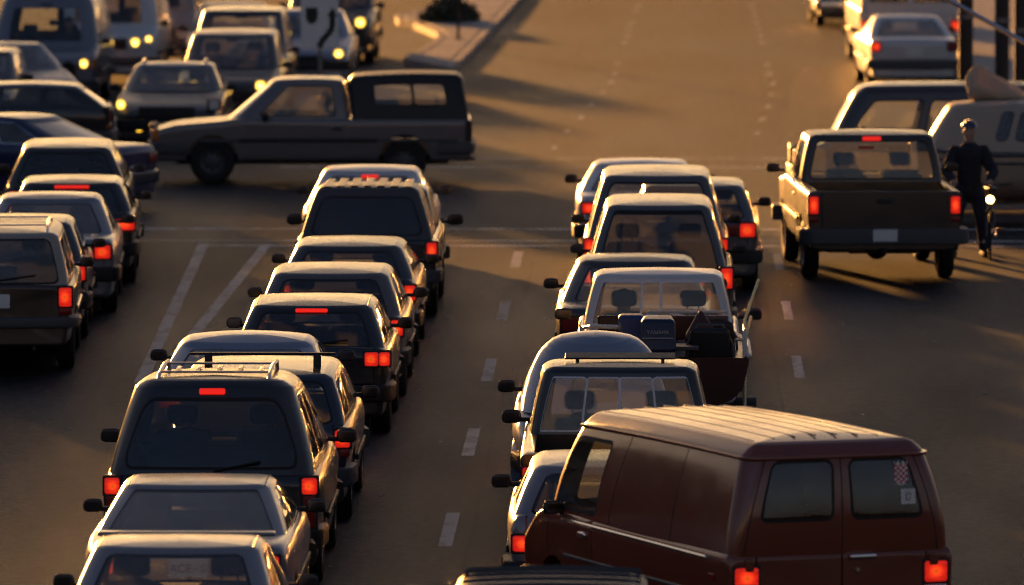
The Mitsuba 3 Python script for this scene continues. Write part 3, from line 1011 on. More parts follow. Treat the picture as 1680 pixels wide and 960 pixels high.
island = struct('traffic_island', extr(isl_in.buffer(.002), 0.0, KH - .02), 'concrete', label='raised pale traffic island left of the far road')
ring = ip.exterior
L_ = ring.length
nk = int(L_ / 1.8)
for k in range(nk):
    a, b = k * L_ / nk, (k + 1) * L_ / nk - .02
    seg = shapely.ops.substring(ring, a, b)
    st = seg.buffer(.16, cap_style='flat').intersection(ip.buffer(.001))
    if st.area > .02:
        key = numbered(island + '__kerb_stone')
        scene[key] = mikit.ply(extr(st, 0.0, KH + .002 * (k % 3)), 'kerb_stone', False)
# paving joints: raised brick courses across the island
for k, yy in enumerate(np.arange(145.0, 197, 2.4)):
    stp = isl_in.buffer(-.06).intersection(sbox(-40, yy, 40, yy + 2.36))
    if stp.is_empty or stp.area < .2:
        continue
    key = numbered(island + '__paving_slab')
    scene[key] = mikit.ply(extr(stp, KH - .02, KH + .004 * (k % 2)), 'concrete', False)

# pavement beyond the right kerb
sw_ = struct('pavement', bx(30, 90, .13, (21.0, 190, .065)), 'concrete', label='pale pavement behind the poles at the right')
for k in range(14):
    key = numbered(sw_ + '__kerb_stone')
    scene[key] = mikit.ply(bx(.16, 2.47, .145, (5.915, 146.3 + 2.5 * k, .0725)), 'kerb_stone', False)

# litter and grit on the near asphalt
rng = np.random.default_rng(5)
bits = []
for k in range(170):
    x, y = rng.uniform(-9, 6), rng.uniform(60, 118)
    s = rng.uniform(.008, .024)
    m = trimesh.creation.icosahedron()
    m.apply_scale([s * rng.uniform(.6, 1.6), s * rng.uniform(.8, 1.8), s * .35])
    m.apply_translation([x, y, s * .2 + .004])
    bits.append(m)
plain('grit_pale', (.34, .32, .30), .8)
scene['grit'] = mikit.ply(join(*bits), 'grit_pale', False)
labels['grit'] = {'label': 'small pale grit and litter scattered on the asphalt', 'category': 'grit', 'kind': 'stuff'}

# keep-right sign on its post, before the island
t = thing('road_sign', 'pale rectangular road sign with black shield and curved arrow', 'sign', (0, 0, 0))
sx, sy = -5.72, 141.0
part('post', tube([(sx, sy + .04, 0), (sx, sy + .04, 2.5)], .035), 'post_grey', t)
board = part('sign_board', rbox(.62, .02, .98, .006, (sx, sy, 1.96)), 'sign_white', t)
sh = Polygon([(-.10, .14), (.10, .14), (.10, -.03), (.07, -.10), (0, -.14), (-.07, -.10), (-.10, -.03)])
m = extr(sh, 0, .003)
m = rotm(m, [1, 0, 0], 90)
part('shield_symbol', mv(m, sx - .13, sy - .012, 2.02), 'sign_black', board, False)
pa = np.array([(-.07, -.37), (-.055, -.30), (-.02, -.24), (.04, -.17), (.10, -.10), (.135, -.03), (.14, .04), (.14, .16)])
line = shapely.LineString(pa).buffer(.048, cap_style='flat')
arrow = shapely.ops.unary_union([line, Polygon([(.05, .15), (.23, .15), (.14, .31)])])
part('arrow_symbol', mv(rotm(extr(arrow, 0, .003), [1, 0, 0], 90), sx + .07, sy - .012, 1.86), 'sign_black', board, False)

# sign post and low shrub on the island
g = G(752, 65, .15)
t = thing('street_post', 'thin dark post standing on the traffic island', 'post', (g[0], g[1], .13))
part('shaft', tube([(0, 0, 0), (0, 0, 3.2)], .032), 'pole_dark', t)
part('base_plate', rbox(.24, .24, .03, .008, (0, 0, .02)), 'pole_dark', t)
g = G(738, 34, .15)
rr_ = np.random.default_rng(11)
lv = []
for k in range(1500):
    a, q = rr_.uniform(0, 2 * PI), rr_.uniform(0, 1) ** .5
    hgt = .45 * (1 - q ** 2) + .1
    c = np.array([q * .62 * math.cos(a), q * 1.3 * math.sin(a), rr_.uniform(.02, hgt)])
    d = rr_.normal(size=(3, 3)) * .06
    lv.append(trimesh.Trimesh(c + d, [[0, 1, 2]], process=False))
plain('leaf_dark', (.035, .040, .018), .6)
t = thing('shrub', 'low dark rounded shrub on the traffic island', 'shrub', (g[0], g[1], .13))
part('foliage', join(*lv), 'leaf_dark', t, False)
part('stem', tube([(0, 0, 0), (.02, .03, .25)], .03), 'pole_dark', t)

# poles at the far right
for (px, yy, r, lab) in ((1583, 148.0, .125, 'dark pole on the pavement, nearest to the white sedan'), (1642, 146.5, .125, 'dark pole on the pavement, middle one of three'), (1672, 142.5, .105, 'dark pole on the pavement, rightmost at the frame edge')):
    x = (px - 1092) / (F_PX / (yy + .5))
    t = thing('street_pole', lab, 'pole', (x, yy, .13), 0, 'dark poles on the far pavement')
    part('shaft', trimesh.creation.cylinder(r, 7.0, 20, transform=trimesh.transformations.translation_matrix([0, 0, 3.5])), 'pole_dark', t)
    part('base', trimesh.creation.cylinder(r * 1.7, .22, 20, transform=trimesh.transformations.translation_matrix([0, 0, .11])), 'pole_dark', t)
    part('clamp_band', trimesh.creation.cylinder(r * 1.12, .07, 20, transform=trimesh.transformations.translation_matrix([0, 0, 1.6])), 'post_grey', t)

# ---------------------------------------------------------------- what stands just outside the frame: the building whose shade lies over the near lanes, and the bridge the picture is taken from
plain('render_tan', (.24, .19, .15), .8)
plain('render_brown', (.10, .075, .06), .8)
plain('shop_glass', (.02, .022, .025), .08, 0.0, .6)
t = thing('office_building', 'long low tan office block left of the street with bands of windows', 'building', (-27, 94, 0), 0)
part('wall', bx(12, 120, 1.7, (-6, 60, .85)), 'render_brown', t, False)
for k in range(3):
    part('floor_band', bx(12.3, 120.3, 1.1, (-6, 60, 2.25 + 2.4 * k)), 'render_tan', t, False)
for k in range(2):
    part('wall', bx(11.8, 119.8, 1.3, (-6, 60, 3.45 + 2.4 * k)), 'render_brown', t, False)
    for j in range(24):
        part('window', bx(.12, 3.6, 1.2, (-.06, 2.8 + 4.97 * j, 3.45 + 2.4 * k)), 'shop_glass', t, False)
part('roof', bx(11, 119, .3, (-6, 60, 7.75)), 'render_brown', t, False)
struct('overpass', join(bx(90, 9, 1.3, (0, -5.4, 5.75)), bx(90, .25, .9, (0, -9.7, 6.85))), 'concrete', label='concrete road bridge that the picture is taken from')
for k in (-12, 0, 14):
    struct('overpass_pier', bx(1.4, 2.4, 5.1, (k, -5.4, 2.55)), 'concrete', label='concrete pier under the road bridge')
# ---------------------------------------------------------------- people in the cars


def head_man(c, r=.10, face=1):
    x, y, z = c
    b = [m3.Manifold.sphere(1, 18).scale([.078, .098, .118]).translate([x, y, z])]
    b.append(m3.Manifold.batch_hull([ball(.045, (x, y + .045, z - .075)), ball(.06, (x, y + .01, z - .03))]))
    b.append(m3.Manifold.batch_hull([ball(.010, (x, y + .094, z + .015)), ball(.016, (x, y + .108, z - .02)), ball(.012, (x, y + .09, z - .025))]))
    b.append(m3.Manifold.batch_hull([ball(.008, (x - .024, y + .088, z - .055)), ball(.008, (x + .024, y + .088, z - .055))]))
    for s in (-1, 1):
        b.append(m3.Manifold.sphere(1, 10).scale([.012, .026, .034]).translate([x + s * .08, y, z]))
        b.append(ball(.014, (x + s * .032, y + .083, z + .018), 8))
    return b


def smooth_union(parts, ln=.03, it=6):
    mm = m3.Manifold.batch_boolean(parts, m3.OpType.Add).refine_to_length(ln)
    t = tm(mm)
    t.merge_vertices()
    trimesh.smoothing.filter_taubin(t, iterations=it)
    return t


def hand_parts(w, d, s):
    """palm and five curled fingers at wrist w, reaching along d, s = side of the thumb"""
    w, d = np.array(w, float), np.array(d, float) / np.linalg.norm(d)
    side = np.cross(d, [0, 0, 1.0])
    side /= np.linalg.norm(side)
    dn = np.array([0, 0, -1.0])
    out = [m3.Manifold.batch_hull([ball(.022, w), ball(.016, w + d * .085 + side * .03), ball(.016, w + d * .085 - side * .03)])]
    for k, ln in enumerate((.040, .046, .043, .034)):
        o = w + d * .085 + side * (.03 - .02 * k)
        p1 = o + d * ln * .8 + dn * .012
        p2 = p1 + dn * ln * .7
        out += limb([o, p1, p2, p2 - d * .02], [.0095, .009, .0085, .008], 8)
    o = w + d * .03 + side * s * .028
    out += limb([o, o + d * .035 + side * s * .02, o + d * .06 + dn * .025], [.011, .010, .009], 8)
    return out


def driver_body():
    p = limb([(0, 0, -.02), (0, 0, .36), (0, .01, .50)], [.15, .16, .055])
    p += limb([(0, .0, .46), (0, .02, .60)], [.056, .052]) + head_man((0, .03, .68))
    for s in (-1, 1):
        p += limb([(s * .17, 0, .42), (s * .21, .16, .20), (s * .16, .40, .24)], [.062, .048, .034])
        p += hand_parts((s * .15, .43, .25), (-s * .15, 1, .1), -s)
    return smooth_union(p)


def driver_shirt():
    p = limb([(0, 0, -.04), (0, 0, .37)], [.175, .18]) + limb([(-.18, 0, .42), (.18, 0, .42)], [.082, .082]) + limb([(0, 0, .42), (0, 0, .50)], [.1, .07])
    for s in (-1, 1):
        p += limb([(s * .18, 0, .42), (s * .215, .16, .20), (s * .17, .36, .235)], [.078, .062, .046])
    return smooth_union(p)


def hair_mesh():
    a = m3.Manifold.sphere(1, 18).scale([.088, .106, .122]).translate([0, .018, .69])
    cut = m3.Manifold.cube([.4, .3, .25], True).translate([0, .17, .60])
    return tm(a - cut)


def driver(car, lab, x=-.36, y=0.0, z=.5, shirt='dark_cloth', cap=None):
    """a seated driver, placed in the frame of the car"""
    key = numbered('person')
    place[key] = place[car] @ T().translate([x, y, z])
    labels[key] = {'label': lab, 'category': 'person'}
    part('body', cached('driver_body', driver_body), 'skin', key)
    part('shirt', cached('driver_shirt', driver_shirt), shirt, key)
    if cap:
        part('cap', cached('driver_cap', lambda: join(tm(m3.Manifold.sphere(1, 16).scale([.094, .112, .10]).translate([0, .02, .72]) - m3.Manifold.cube([.5, .5, .3], True).translate([0, 0, .55])), rbox(.15, .11, .014, .006, (0, .15, .705)))), cap, key)
    else:
        part('hair', cached('hair', hair_mesh), 'hair', key)
    return key


def rear(x, y, L, yaw=0.0):
    a = math.radians(yaw)
    return (x - math.sin(a) * L / 2, y + math.cos(a) * L / 2, 0)


def front180(x, y, L, yaw=180.0):
    a = math.radians(yaw)
    return (x + math.sin(a) * L / 2, y - math.cos(a) * L / 2, 0)


def roof_rails(root, C, x, y0, y1, mat='black_plastic', bars=()):
    for s in (-1, 1):
        z0, z1 = C.roof_z(x, y0), C.roof_z(x, y1)
        zm = (z0 + z1) / 2 + .06
        part('roof_rail', tube([(s * x, y0 - .05, z0 - .01), (s * x, y0 + .04, zm - .01), (s * x, (y0 + y1) / 2, zm + .012), (s * x, y1 - .04, zm - .01), (s * x, y1 + .05, z1 - .01)], .017), mat, root)
    for y in bars:
        zm = (C.roof_z(x, y0) + C.roof_z(x, y1)) / 2 + .062
        part('roof_bar', rbox(2 * x, .05, .018, .009, (0, y, zm)), mat, root)


def roof_seams(root, C, x, mat='black_plastic'):
    ys = np.linspace(C.yt[0] + .07, C.yt[1] - .07, 9)
    for s in (-1, 1):
        part('roof_seam', tube([(s * x, y, C.roof_z(x, y) - .001) for y in ys], .006, 6), mat, root)


# ---------------------------------------------------------------- left turn lanes, from the nearest
LQ = 'cars waiting in the left lanes'
MQ = 'cars queueing left of the dashed line'
RQ = 'cars queueing right of the dashed line'
OQ = 'oncoming vehicles waiting at the far left'

S = wagon(4.3, 1.74, 1.60, 'paint_brown', 'glass_tinted', rake=.16, belt=1.0, cab_paint='paint_beige', bumper=(.52, .64), bumper_mat='grey_plastic', bumper_out=.08,
          tails=[brake(.76, .86, .15, .22, bulb=.45), lens('reverse_light', .76, .70, .15, .08, 'red_lens')], strip_mat='chrome', plate=(0, .82), body=dict(L=4.3, W=1.74, zb=.32, top=[(-2.15, .97), (-2.08, .99), (.7, 1.01), (.85, 1.01), (1.4, .95), (1.9, .90), (2.15, .80)], ya=-1.2, yf=1.35, R=.34, shoulder=.05, re=.04))
r, B, C = vehicle('estate_car', 'beige over brown boxy estate car at the left frame edge with roof rack', 'car', rear(-7.40, 94.0, 4.3, 2.6), 2.6, S, LQ)
roof_rails(r, C, .56, C.yt[0] + .12, C.yt[1] - .3, 'chrome', (C.yt[0] + .25, -.3))

S = hatch(3.8, 1.64, 1.40, 'paint_charcoal', 'glass_tinted', third=(.30, .05, 1.02), tails=[brake(.70, .80, .16, .17)], rear_headrests=True)
vehicle('hatchback', 'dark hatchback half hidden in front of the beige and brown estate car', 'car', rear(-7.50, 98.5, 3.8, 2.6), 2.6, S, LQ)

S = sedan(4.4, 1.70, 1.38, 'paint_silver', rear_headrests=True, tails=[brake(.66, .78, .20, .17, bulb=.5), lens('tail_panel', .42, .78, .27, .15, 'red_lens')], bumper=(.42, .60))
r, B, C = vehicle('sedan', 'silver sedan with wide rear window in the far left lane', 'car', rear(-7.44, 102.4, 4.4, 2.6), 2.6, S, LQ)
driver(r, 'driver seen through the rear window of the silver left lane sedan', y=0.05, z=.52, shirt='grey_cloth')

S = hatch(4.0, 1.66, 1.32, 'paint_black', 'glass_tinted', third=(.44, .045, 1.0))
vehicle('hatchback', 'black hatchback with a long red brake light above its rear window', 'car', rear(-7.50, 107.4, 4.0, 2.6), 2.6, S, LQ)

S = wagon(4.3, 1.68, 1.52, 'paint_charcoal', 'glass_dark', rake=.22, belt=1.0, mirror_k=1.2)
S['cab'].update(wt=.59)
vehicle('estate_car', 'dark grey boxy car first in the far left lane', 'car', rear(-7.88, 112.0, 4.3, 2.6), 2.6, S, LQ)

# ---------------------------------------------------------------- crossing traffic
S = pickup(4.8, 1.68, 1.58, 'paint_slate', 'glass', cab_len=1.15, hood=1.32, belt=.98, tails=[brake(.76, .80, .14, .28, lit=False)], handle_mat='black_plastic', rim='grey_plastic', heads=[lens('headlight', .62, .74, .28, .16, 'white_lens'), lens('turn_signal', .80, .74, .07, .16, 'amber_lens')],
           mirror_k=1.1)
xs = (-5.35, 129.35, 0)
r, B, C = vehicle('pickup_truck', 'grey pickup truck with dark canopy crossing the junction side on', 'pickup', xs, 91.5, S)
plain('canopy_dark', (.012, .011, .011), .4)
cc = Cabin(wb=.80, wt=.66, yb=(-2.36, C.yb[0] - .03), yt=(-2.26, C.yb[0] + .02), zb=(.975, .975), zt=(1.585, 1.555), rrb=.06, rft=.1, rrt=.1, rfb=.06, brb=0, brt=0, bfb=0, bft=0, arch=.03, edge=.05, crown=.02, taper=0)
cabin(r, cc, [W(-.9, .9, .12, .85, .06, 'canopy_rear_window', 'glass'), W(2.14, 2.44, .36, .84, .05, 'canopy_window', 'glass'), W(2.46, 2.82, .36, .84, .05, 'canopy_window', 'glass')], 'canopy_dark', 'canopy')
part('body_stripe', join(rbox(.012, 3.9, .05, .005, (.845, -.25, .66)), rbox(.012, 3.9, .05, .005, (-.845, -.25, .66))), 'grey_plastic', r)
driver(r, 'driver at the wheel of the grey pickup crossing the junction', y=C.yb[0] + .36, z=.55, shirt='grey_cloth')

S = hatch(3.8, 1.64, 1.30, 'paint_black', 'glass', tails=[brake(.66, .80, .20, .24, lit=False), lens('turn_signal', .66, .64, .2, .08, 'amber_lens')], bumper_mat='grey_plastic', roof_paint='paint_silver')
vehicle('hatchback', 'black hatchback with pale roof crossing behind the grey pickup', 'car', (-10.62, 133.6, 0), 92, S)

S = sedan(4.4, 1.70, 1.36, 'paint_blue', 'glass', tails=[lens('tail_light', .62, .74, .34, .13, 'red_lens')], bumper_mat='paint_navy')
vehicle('sedan', 'dark blue sedan turning away at the left frame edge', 'car', (-9.68, 123.1, 0), 66, S)

# ---------------------------------------------------------------- middle queue, from the front of the picture
S = sedan(4.3, 1.68, 1.42, 'paint_silver', 'glass', rear_headrests=True, mirror_k=1.05, tails=[brake(.62, .78, .3, .14)])
S['cab'].update(edge=.03, crown=.015, arch=.022, zt=(1.355, 1.345), wt=.62)
r, B, C = vehicle('sedan', 'silver sedan cut off by the bottom edge, last of its queue', 'car', rear(-3.59, 60.9, 4.3), 0, S, MQ)
roof_seams(r, C, C.wt - .05)
driver(r, 'driver seen through the rear window of the bottom silver sedan', y=.05, z=.52)

S = sedan(4.3, 1.68, 1.25, 'paint_silver', 'glass_dark', mirror_k=1.0, tails=[brake(.65, .78, .17, .15)], plate=(0.02, .76, 'ACE-0'), bench=None, shelf=None,
          cab=dict(wb=.79, wt=.60, yb=(-1.62, 1.0), yt=(-.66, .42), zb=(.90, .92), zt=(1.232, 1.225), edge=.028, crown=.012, arch=.022, rrb=.08, rrt=.10, brb=.06, brt=.05),
          wins=[W(-1.0, 1.0, .04, .97, .04, 'rear_window', 'glass_tinted', sw=.035), W(2.10, 2.40, .12, .88, .03, 'side_window', 'glass_tinted', s0t=2.25, s1t=2.44), W(2.44, 3.02, .12, .88, .03, 'side_window', 'glass', s0t=2.48, s1t=2.98), W(3.72, 5.0, .08, .94, .04, 'windshield', 'glass')])
r, B, C = vehicle('coupe', 'low silver coupe with rear spoiler behind the black minivan', 'car', rear(-3.77, 66.8, 4.3), 0, S, MQ)
roof_seams(r, C, C.wt - .05)
part('spoiler', rbox(1.40, .16, .035, .014, (0, -2.06, 1.02)), 'paint_silver', r)
for s in (-1, 1):
    part('spoiler_foot', rbox(.05, .12, .10, .015, (s * .5, -2.05, .97)), 'paint_silver', r)

S = wagon(4.6, 1.88, 1.66, 'paint_black', 'glass_dark', rake=.34, belt=1.02, third=(.22, .055, .965), mirror_k=1.28, mirror_out=.10, wiper=.05,
          tails=[brake(.83, .92, .14, .15, bulb=.4), brake(.83, .70, .12, .28, lit=False)], heads=[], plate=(0, .62))
S['cab'].update(wt=.69, rrt=.22, rrb=.18, brb=.10, brt=.10, crown=.045, edge=.06, de=.14, yt=(-1.91, -.15), zt=(1.715, 1.655), arch=.0)
S['wins'] = [W(-1.25, 1.25, .10, .86, .14, 'rear_window', 'glass_dark', s0t=-1.2, s1t=1.2, sw=.03)] + S['wins'][1:]
r, B, C = vehicle('minivan', 'black minivan with chrome roof rack in the middle queue', 'minivan', rear(-3.84, 71.8, 4.6), 0, S, MQ)
roof_rails(r, C, .47, C.yt[0] + .16, C.yt[1] - .12, 'alloy', (C.yt[0] + .30, C.yt[0] + 1.2))
for k in range(5):
    x = -.36 + .18 * k
    part('roof_slat', rbox(.035, 1.2, .018, .007, (x, C.yt[0] + .8, C.roof_z(x, C.yt[0] + .8) + .002)), 'paint_black', r)

S = wagon(4.4, 1.70, 1.42, 'paint_navy', 'glass', rake=.3, tails=[brake(.76, .82, .15, .17), lens('fog_light', .78, .69, .10, .08, 'red_lens')], mirror_k=1.15, bumper_mat='grey_plastic')
r, B, C = vehicle('estate_car', 'navy estate car with a wide black bar across its roof', 'car', rear(-3.70, 77.3, 4.4), 0, S, MQ)
y = C.yt[0] + .55
zb_ = C.roof_z(.5, y) + .12
rk = part('roof_bar', rbox(1.34, .06, .022, .009, (0, y, zb_)), 'black_plastic', r)
for s in (-1, 1):
    for yy in (y,):
        part('bar_foot', rbox(.07, .09, .15, .02, (s * .50, yy, zb_ - .075)), 'black_plastic', rk)

S = sedan(4.2, 1.72, 1.26, 'paint_pale_blue', 'glass', mirror_k=1.15)
S['cab'].update(wt=.66, crown=.05)
r, B, C = vehicle('sedan', 'pale blue sedan with rounded roof ahead of the roof bar estate', 'car', rear(-4.10, 81.9, 4.2), 0, S, MQ)

S = hatch(4.0, 1.64, 1.37, 'paint_black', 'glass_tinted', third=(.33, .042, 1.0), tails=[brake(.62, .82, .15, .15, bulb=.5), brake(.75, .82, .12, .15)], rear_headrests=True, mirror_k=1.1)
S['cab'].update(wt=.63)
r, B, C = vehicle('hatchback', 'black hatchback with long third brake light in the middle queue', 'car', rear(-3.60, 86.2, 4.0), 0, S, MQ)
roof_seams(r, C, C.wt - .06)
driver(r, 'driver seen through the rear window of the black middle queue hatchback', y=.0, z=.52)

S = hatch(4.0, 1.66, 1.39, 'paint_grey', 'glass_tinted', tails=[brake(.72, .80, .14, .18)])
vehicle('hatchback', 'grey hatchback just ahead of the black one with long brake light', 'car', rear(-3.58, 90.5, 4.0), 0, S, MQ)

S = hatch(3.95, 1.62, 1.32, 'paint_charcoal', 'glass', tails=[brake(.70, .78, .14, .18)])
vehicle('hatchback', 'small charcoal hatchback behind the canopy pickup in the middle queue', 'car', rear(-3.58, 95.8, 3.95), 0, S, MQ)

S = pickup(4.7, 1.70, 1.50, 'paint_black', 'glass_tinted', tails=[brake(.78, .84, .13, .22)], mirror_k=1.6, mirror_out=.14, belt=.98)
r, B, C = vehicle('pickup_truck', 'black pickup with ribbed grey canopy in the middle queue', 'pickup', rear(-3.57, 101.7, 4.7), 0, S, MQ)
plain('canopy_grey', (.06, .055, .058), .35)
cc = Cabin(wb=.79, wt=.62, yb=(-2.32, C.yb[0] - .04), yt=(-2.05, C.yb[0] - .02), zb=(.975, .975), zt=(1.53, 1.50), rrb=.08, rft=.1, rrt=.1, rfb=.06, brb=.03, brt=.03, bfb=0, bft=0, arch=.02, edge=.05, crown=.02, taper=0)
cabin(r, cc, [W(-.95, .95, .12, .88, .07, 'canopy_rear_window', 'glass_tinted'), W(2.12, 2.86, .25, .80, .07, 'canopy_window', 'glass_dark')], 'canopy_grey', 'canopy')
for k in range(7):
    x = -.48 + .16 * k
    part('canopy_rib', rbox(.09, 1.5, .010, .004, (x, -1.25, cc.roof_z(x, -1.25) + .001)), 'canopy_grey', r)

S = sedan(4.5, 1.70, 1.37, 'paint_white', 'glass', third=(.22, .06, .96))
r, B, C = vehicle('sedan', 'white sedan first in the middle queue with third brake light', 'car', rear(-3.80, 108.2, 4.5), 0, S, MQ)
roof_seams(r, C, C.wt - .06)

# ---------------------------------------------------------------- right queue, from the front of the picture
S = wagon(3.9, 1.66, 1.56, 'paint_charcoal', 'glass_tinted', roof_paint='canvas_dark')
r, B, C = vehicle('soft_top_car', 'dark ribbed soft top car cut off by the bottom edge', 'car', rear(-.78, 57.4, 3.9), 0, S, RQ)
for k in range(6):
    y = C.yt[0] + .2 + k * .32
    pts = [(x, y, C.roof_z(x, y) + .002) for x in np.linspace(-C.wt + .06, C.wt - .06, 15)]
    part('roof_rib', tube(pts, .018, 6), 'canvas_dark', r)

# the red van
S = van(4.5, 1.90, 1.98, 'paint_maroon', 'glass_dark', hood=.55, belt=1.12, seams=False,
        tails=[brake(.78, .93, .20, .17, bulb=.35), lens('reverse_light', .78, .79, .20, .085, 'white_lens')], strip=False, mirrors=True, mirror_k=1.0, mirror_out=.05, handles=[], handle_mat='chrome')
S['cab'].update(zt=(1.845, 1.81), edge=.08, wt=.77, bulge=.035, de=.15, yt=(-2.185, 1.42))
S['wins'] = [W(-.86, -.12, .37, .93, .05, 'rear_window', 'glass_dark', both=False), W(.12, .86, .37, .93, .05, 'rear_window', 'glass_dark', both=False), W(2.745, 3.02, .10, .84, .05, 'side_window', 'glass', s0t=2.765, s1t=2.985, sw=.03),
             W(4.06, 5.0, .10, .86, .05, 'windshield', 'glass')]
S['body']['ya'] = -1.35
S['grooves'] = [(.014, .08, 1.4, (0, -2.27, .95)), (.014, .08, 1.4, (.70, -2.27, .95)), (.014, .08, 1.4, (-.70, -2.27, .95)), (1.5, .08, .012, (0, -2.27, .66))]
r, B, C = vehicle('van', 'dark red panel van angled across its lane with ribbed roof', 'van', (.52, 66.86, 0), 21.5, S, RQ)
for k in range(8):
    x = -.60 + .171 * k
    ys = np.linspace(C.yt[0] + .24, C.yt[1] - .2, 10)
    part('roof_rib', tube([(x, y, C.roof_z(x, y) - .002) for y in ys], .0065, 6), 'paint_maroon', r)
# drip rail round the roof, waist moulding, hinges, handle, stickers
s_ = np.linspace(-4.0, 4.0, 60)
rail = C.M(s_, np.full(60, .985), .0)
part('drip_rail', sweep(rail, round_prof(-.012, .028, -.012, .010, .006)), 'paint_maroon', r)
for sd in (-1, 1):
    part('waist_moulding', rbox(.026, 3.1, .03, .012, (sd * .948, -.30, 1.06)), 'chrome' if sd < 0 else 'chrome', r)
    part('lower_moulding', rbox(.022, 3.0, .03, .01, (sd * .952, -.3, .78)), 'grey_plastic', r)
    for z in (1.03,):
        part('door_hinge', rbox(.07, .05, .10, .012, (sd * .76, -2.26, z)), 'paint_maroon', r)
part('rear_door_handle', rbox(.22, .045, .04, .012, (.16, -2.295, 1.07)), 'chrome', r)
part('rear_door_lock', trimesh.creation.cylinder(.016, .04, 12, transform=trimesh.transformations.rotation_matrix(PI / 2, [1, 0, 0], [0, 0, 0]) ), 'chrome', r, at=T().translate([.12, -2.28, .97]))
part('front_door_handle', rbox(.04, .15, .05, .014, (-.955, .78, .98)), 'chrome', r)
part('front_door_handle', rbox(.04, .15, .05, .014, (.955, .78, .98)), 'chrome', r)
nrm = C.N(np.array([.5]), np.array([.5]))[0]
lean = math.degrees(math.atan2(nrm[2], -nrm[1]))


def on_rear(m, s, t, off=.004):
    p = C.M(np.array([s]), np.array([t]), off)[0]
    return mv(rotm(m, [1, 0, 0], 90 - lean), *p)


crest = Polygon([(-.055, .10), (-.04, .075), (-.02, .10), (0, .075), (.02, .10), (.04, .075), (.055, .10), (.055, -.05), (.045, -.075), (0, -.09), (-.045, -.075), (-.055, -.05)])
st = part('window_sticker', on_rear(extr(crest, 0, .002), .74, .79), 'sticker_white', r, False)
sq = [extr(sbox(-.055 + i * .022, -.075 + j * .0215, -.033 + i * .022, -.0535 + j * .0215).intersection(crest), .002, .004) for i in range(5) for j in range(7) if (i + j) % 2 == 0]
part('red_check', on_rear(join(*sq), .74, .79), 'sticker_red', st, False)
st = part('window_sticker', on_rear(extr(sbox(-.06, -.058, .06, .058), 0, .002), .755, .56), 'sticker_white', r, False)
part('sticker_print', on_rear(join(extr(sbox(-.02, -.03, .02, .03).difference(sbox(-.012, -.022, .012, .022)), .002, .003)), .755, .56), 'grey_plastic', st, False)
for px_ in (-.42, .42):
    pass
for u in (2.30, 2.66):
    for sd in (-1, 1):
        tt = np.linspace(.0, .97, 12)
        part('door_seam', tube(C.M(np.full(12, sd * u), tt, -.002), .0055, 6), 'rubber', r)
for sd in (-1, 1):
    tt = np.linspace(.02, .96, 10)
    part('door_seam', tube(C.M(np.full(10, sd * .985), tt, -.002), .0055, 6), 'rubber', r)
tt = np.linspace(.02, .96, 10)
part('door_seam', tube(C.M(np.full(10, .0), tt, -.002), .0055, 6), 'rubber', r)
for sd in (-1, 1):
    part('side_marker', rbox(.012, .12, .05, .005, (sd * .945, -1.95, .92)), 'red_lens', r)
part('load_bulkhead', rbox(1.5, .03, .75, .01, (0, .30, 1.40)), 'interior', r)

S = hatch(3.7, 1.60, 1.33, 'paint_silver', 'glass', mirror_k=1.15, tails=[brake(.66, .70, .16, .14)])
vehicle('hatchback', 'small silver hatchback mostly hidden by the red van, sun glinting on its side', 'car', rear(-.50, 69.25, 3.7), 0, S, RQ)

S = pickup(4.7, 1.72, 1.66, 'paint_black', 'glass', cab_len=1.1, hood=1.3, belt=1.06, tails=[brake(.76, .86, .15, .16, bulb=.5), lens('tail_panel', .76, 1.0, .13, .10, 'amber_lens')], mirror_k=1.3, mirror_out=.12)
S['wins'] = [W(-1.1, -.50, .10, .92, .04, 'rear_window', 'glass_tinted', both=False, seal='frame_metal', sw=.016, s0t=-1.05), W(-.47, -.02, .10, .92, .01, 'rear_window', 'glass_tinted', both=False, seal='frame_metal', sw=.014),
             W(.02, .47, .10, .92, .01, 'rear_window', 'glass_tinted', both=False, seal='frame_metal', sw=.014), W(.50, 1.1, .10, .92, .04, 'rear_window', 'glass_tinted', both=False, seal='frame_metal', sw=.016, s1t=1.05)] + S['wins'][1:]
r, B, C = vehicle('pickup_truck', 'black pickup with four-pane rear window right behind the small round car', 'pickup', rear(-.40, 73.35, 4.7), 0, S, RQ)
y = C.yt[1] - .55
part('sunroof_deflector', rotm(rbox(.98, .24, .016, .007, (0, y, C.roof_z(0, y) + .035)), [1, 0, 0], 7, (0, y, C.roof_z(0, y) + .035)), 'black_plastic', r)
for s in (-1, 1):
    part('deflector_foot', rbox(.03, .12, .05, .01, (s * .38, y, C.roof_z(.38, y) + .012)), 'black_plastic', r)
part('tailgate', rbox(1.44, .03, .40, .012, (0, -2.352, .80)), 'paint_black', r)

# small round car (rounded roof, separate wings)
S = sedan(4.05, 1.54, 1.47, 'paint_pale_blue', 'glass', belt=.9, mirror_k=1.2, tails=[brake(.56, .66, .13, .18)], strip=False, plate=None)
S['body'].update(top=[(-2.02, .50), (-1.8, .68), (-1.3, .86), (-.6, .92), (.5, .94), (1.2, .86), (1.75, .70), (2.02, .52)], W=1.54, taper=.22, taperf=.22, bow=.22, bowf=.2, shoulder=.10)
S['cab'] = dict(wb=.70, wt=.52, yb=(-1.45, .72), yt=(-.62, .22), zb=(.88, .94), zt=(1.30, 1.34), rrb=.4, rrt=.34, rft=.3, rfb=.3, brb=.1, brt=.08, crown=.09, edge=.09, de=.2, arch=.06, bulge=.05, bfb=.08)
S['wins'] = [W(-.85, .85, .30, .86, .10, 'rear_window', 'glass'), W(2.05, 2.4, .18, .86, .08, 'side_window', 'glass'), W(2.46, 3.0, .14, .88, .06, 'side_window', 'glass'), W(4.1, 5.0, .16, .9, .06, 'windshield', 'glass')]
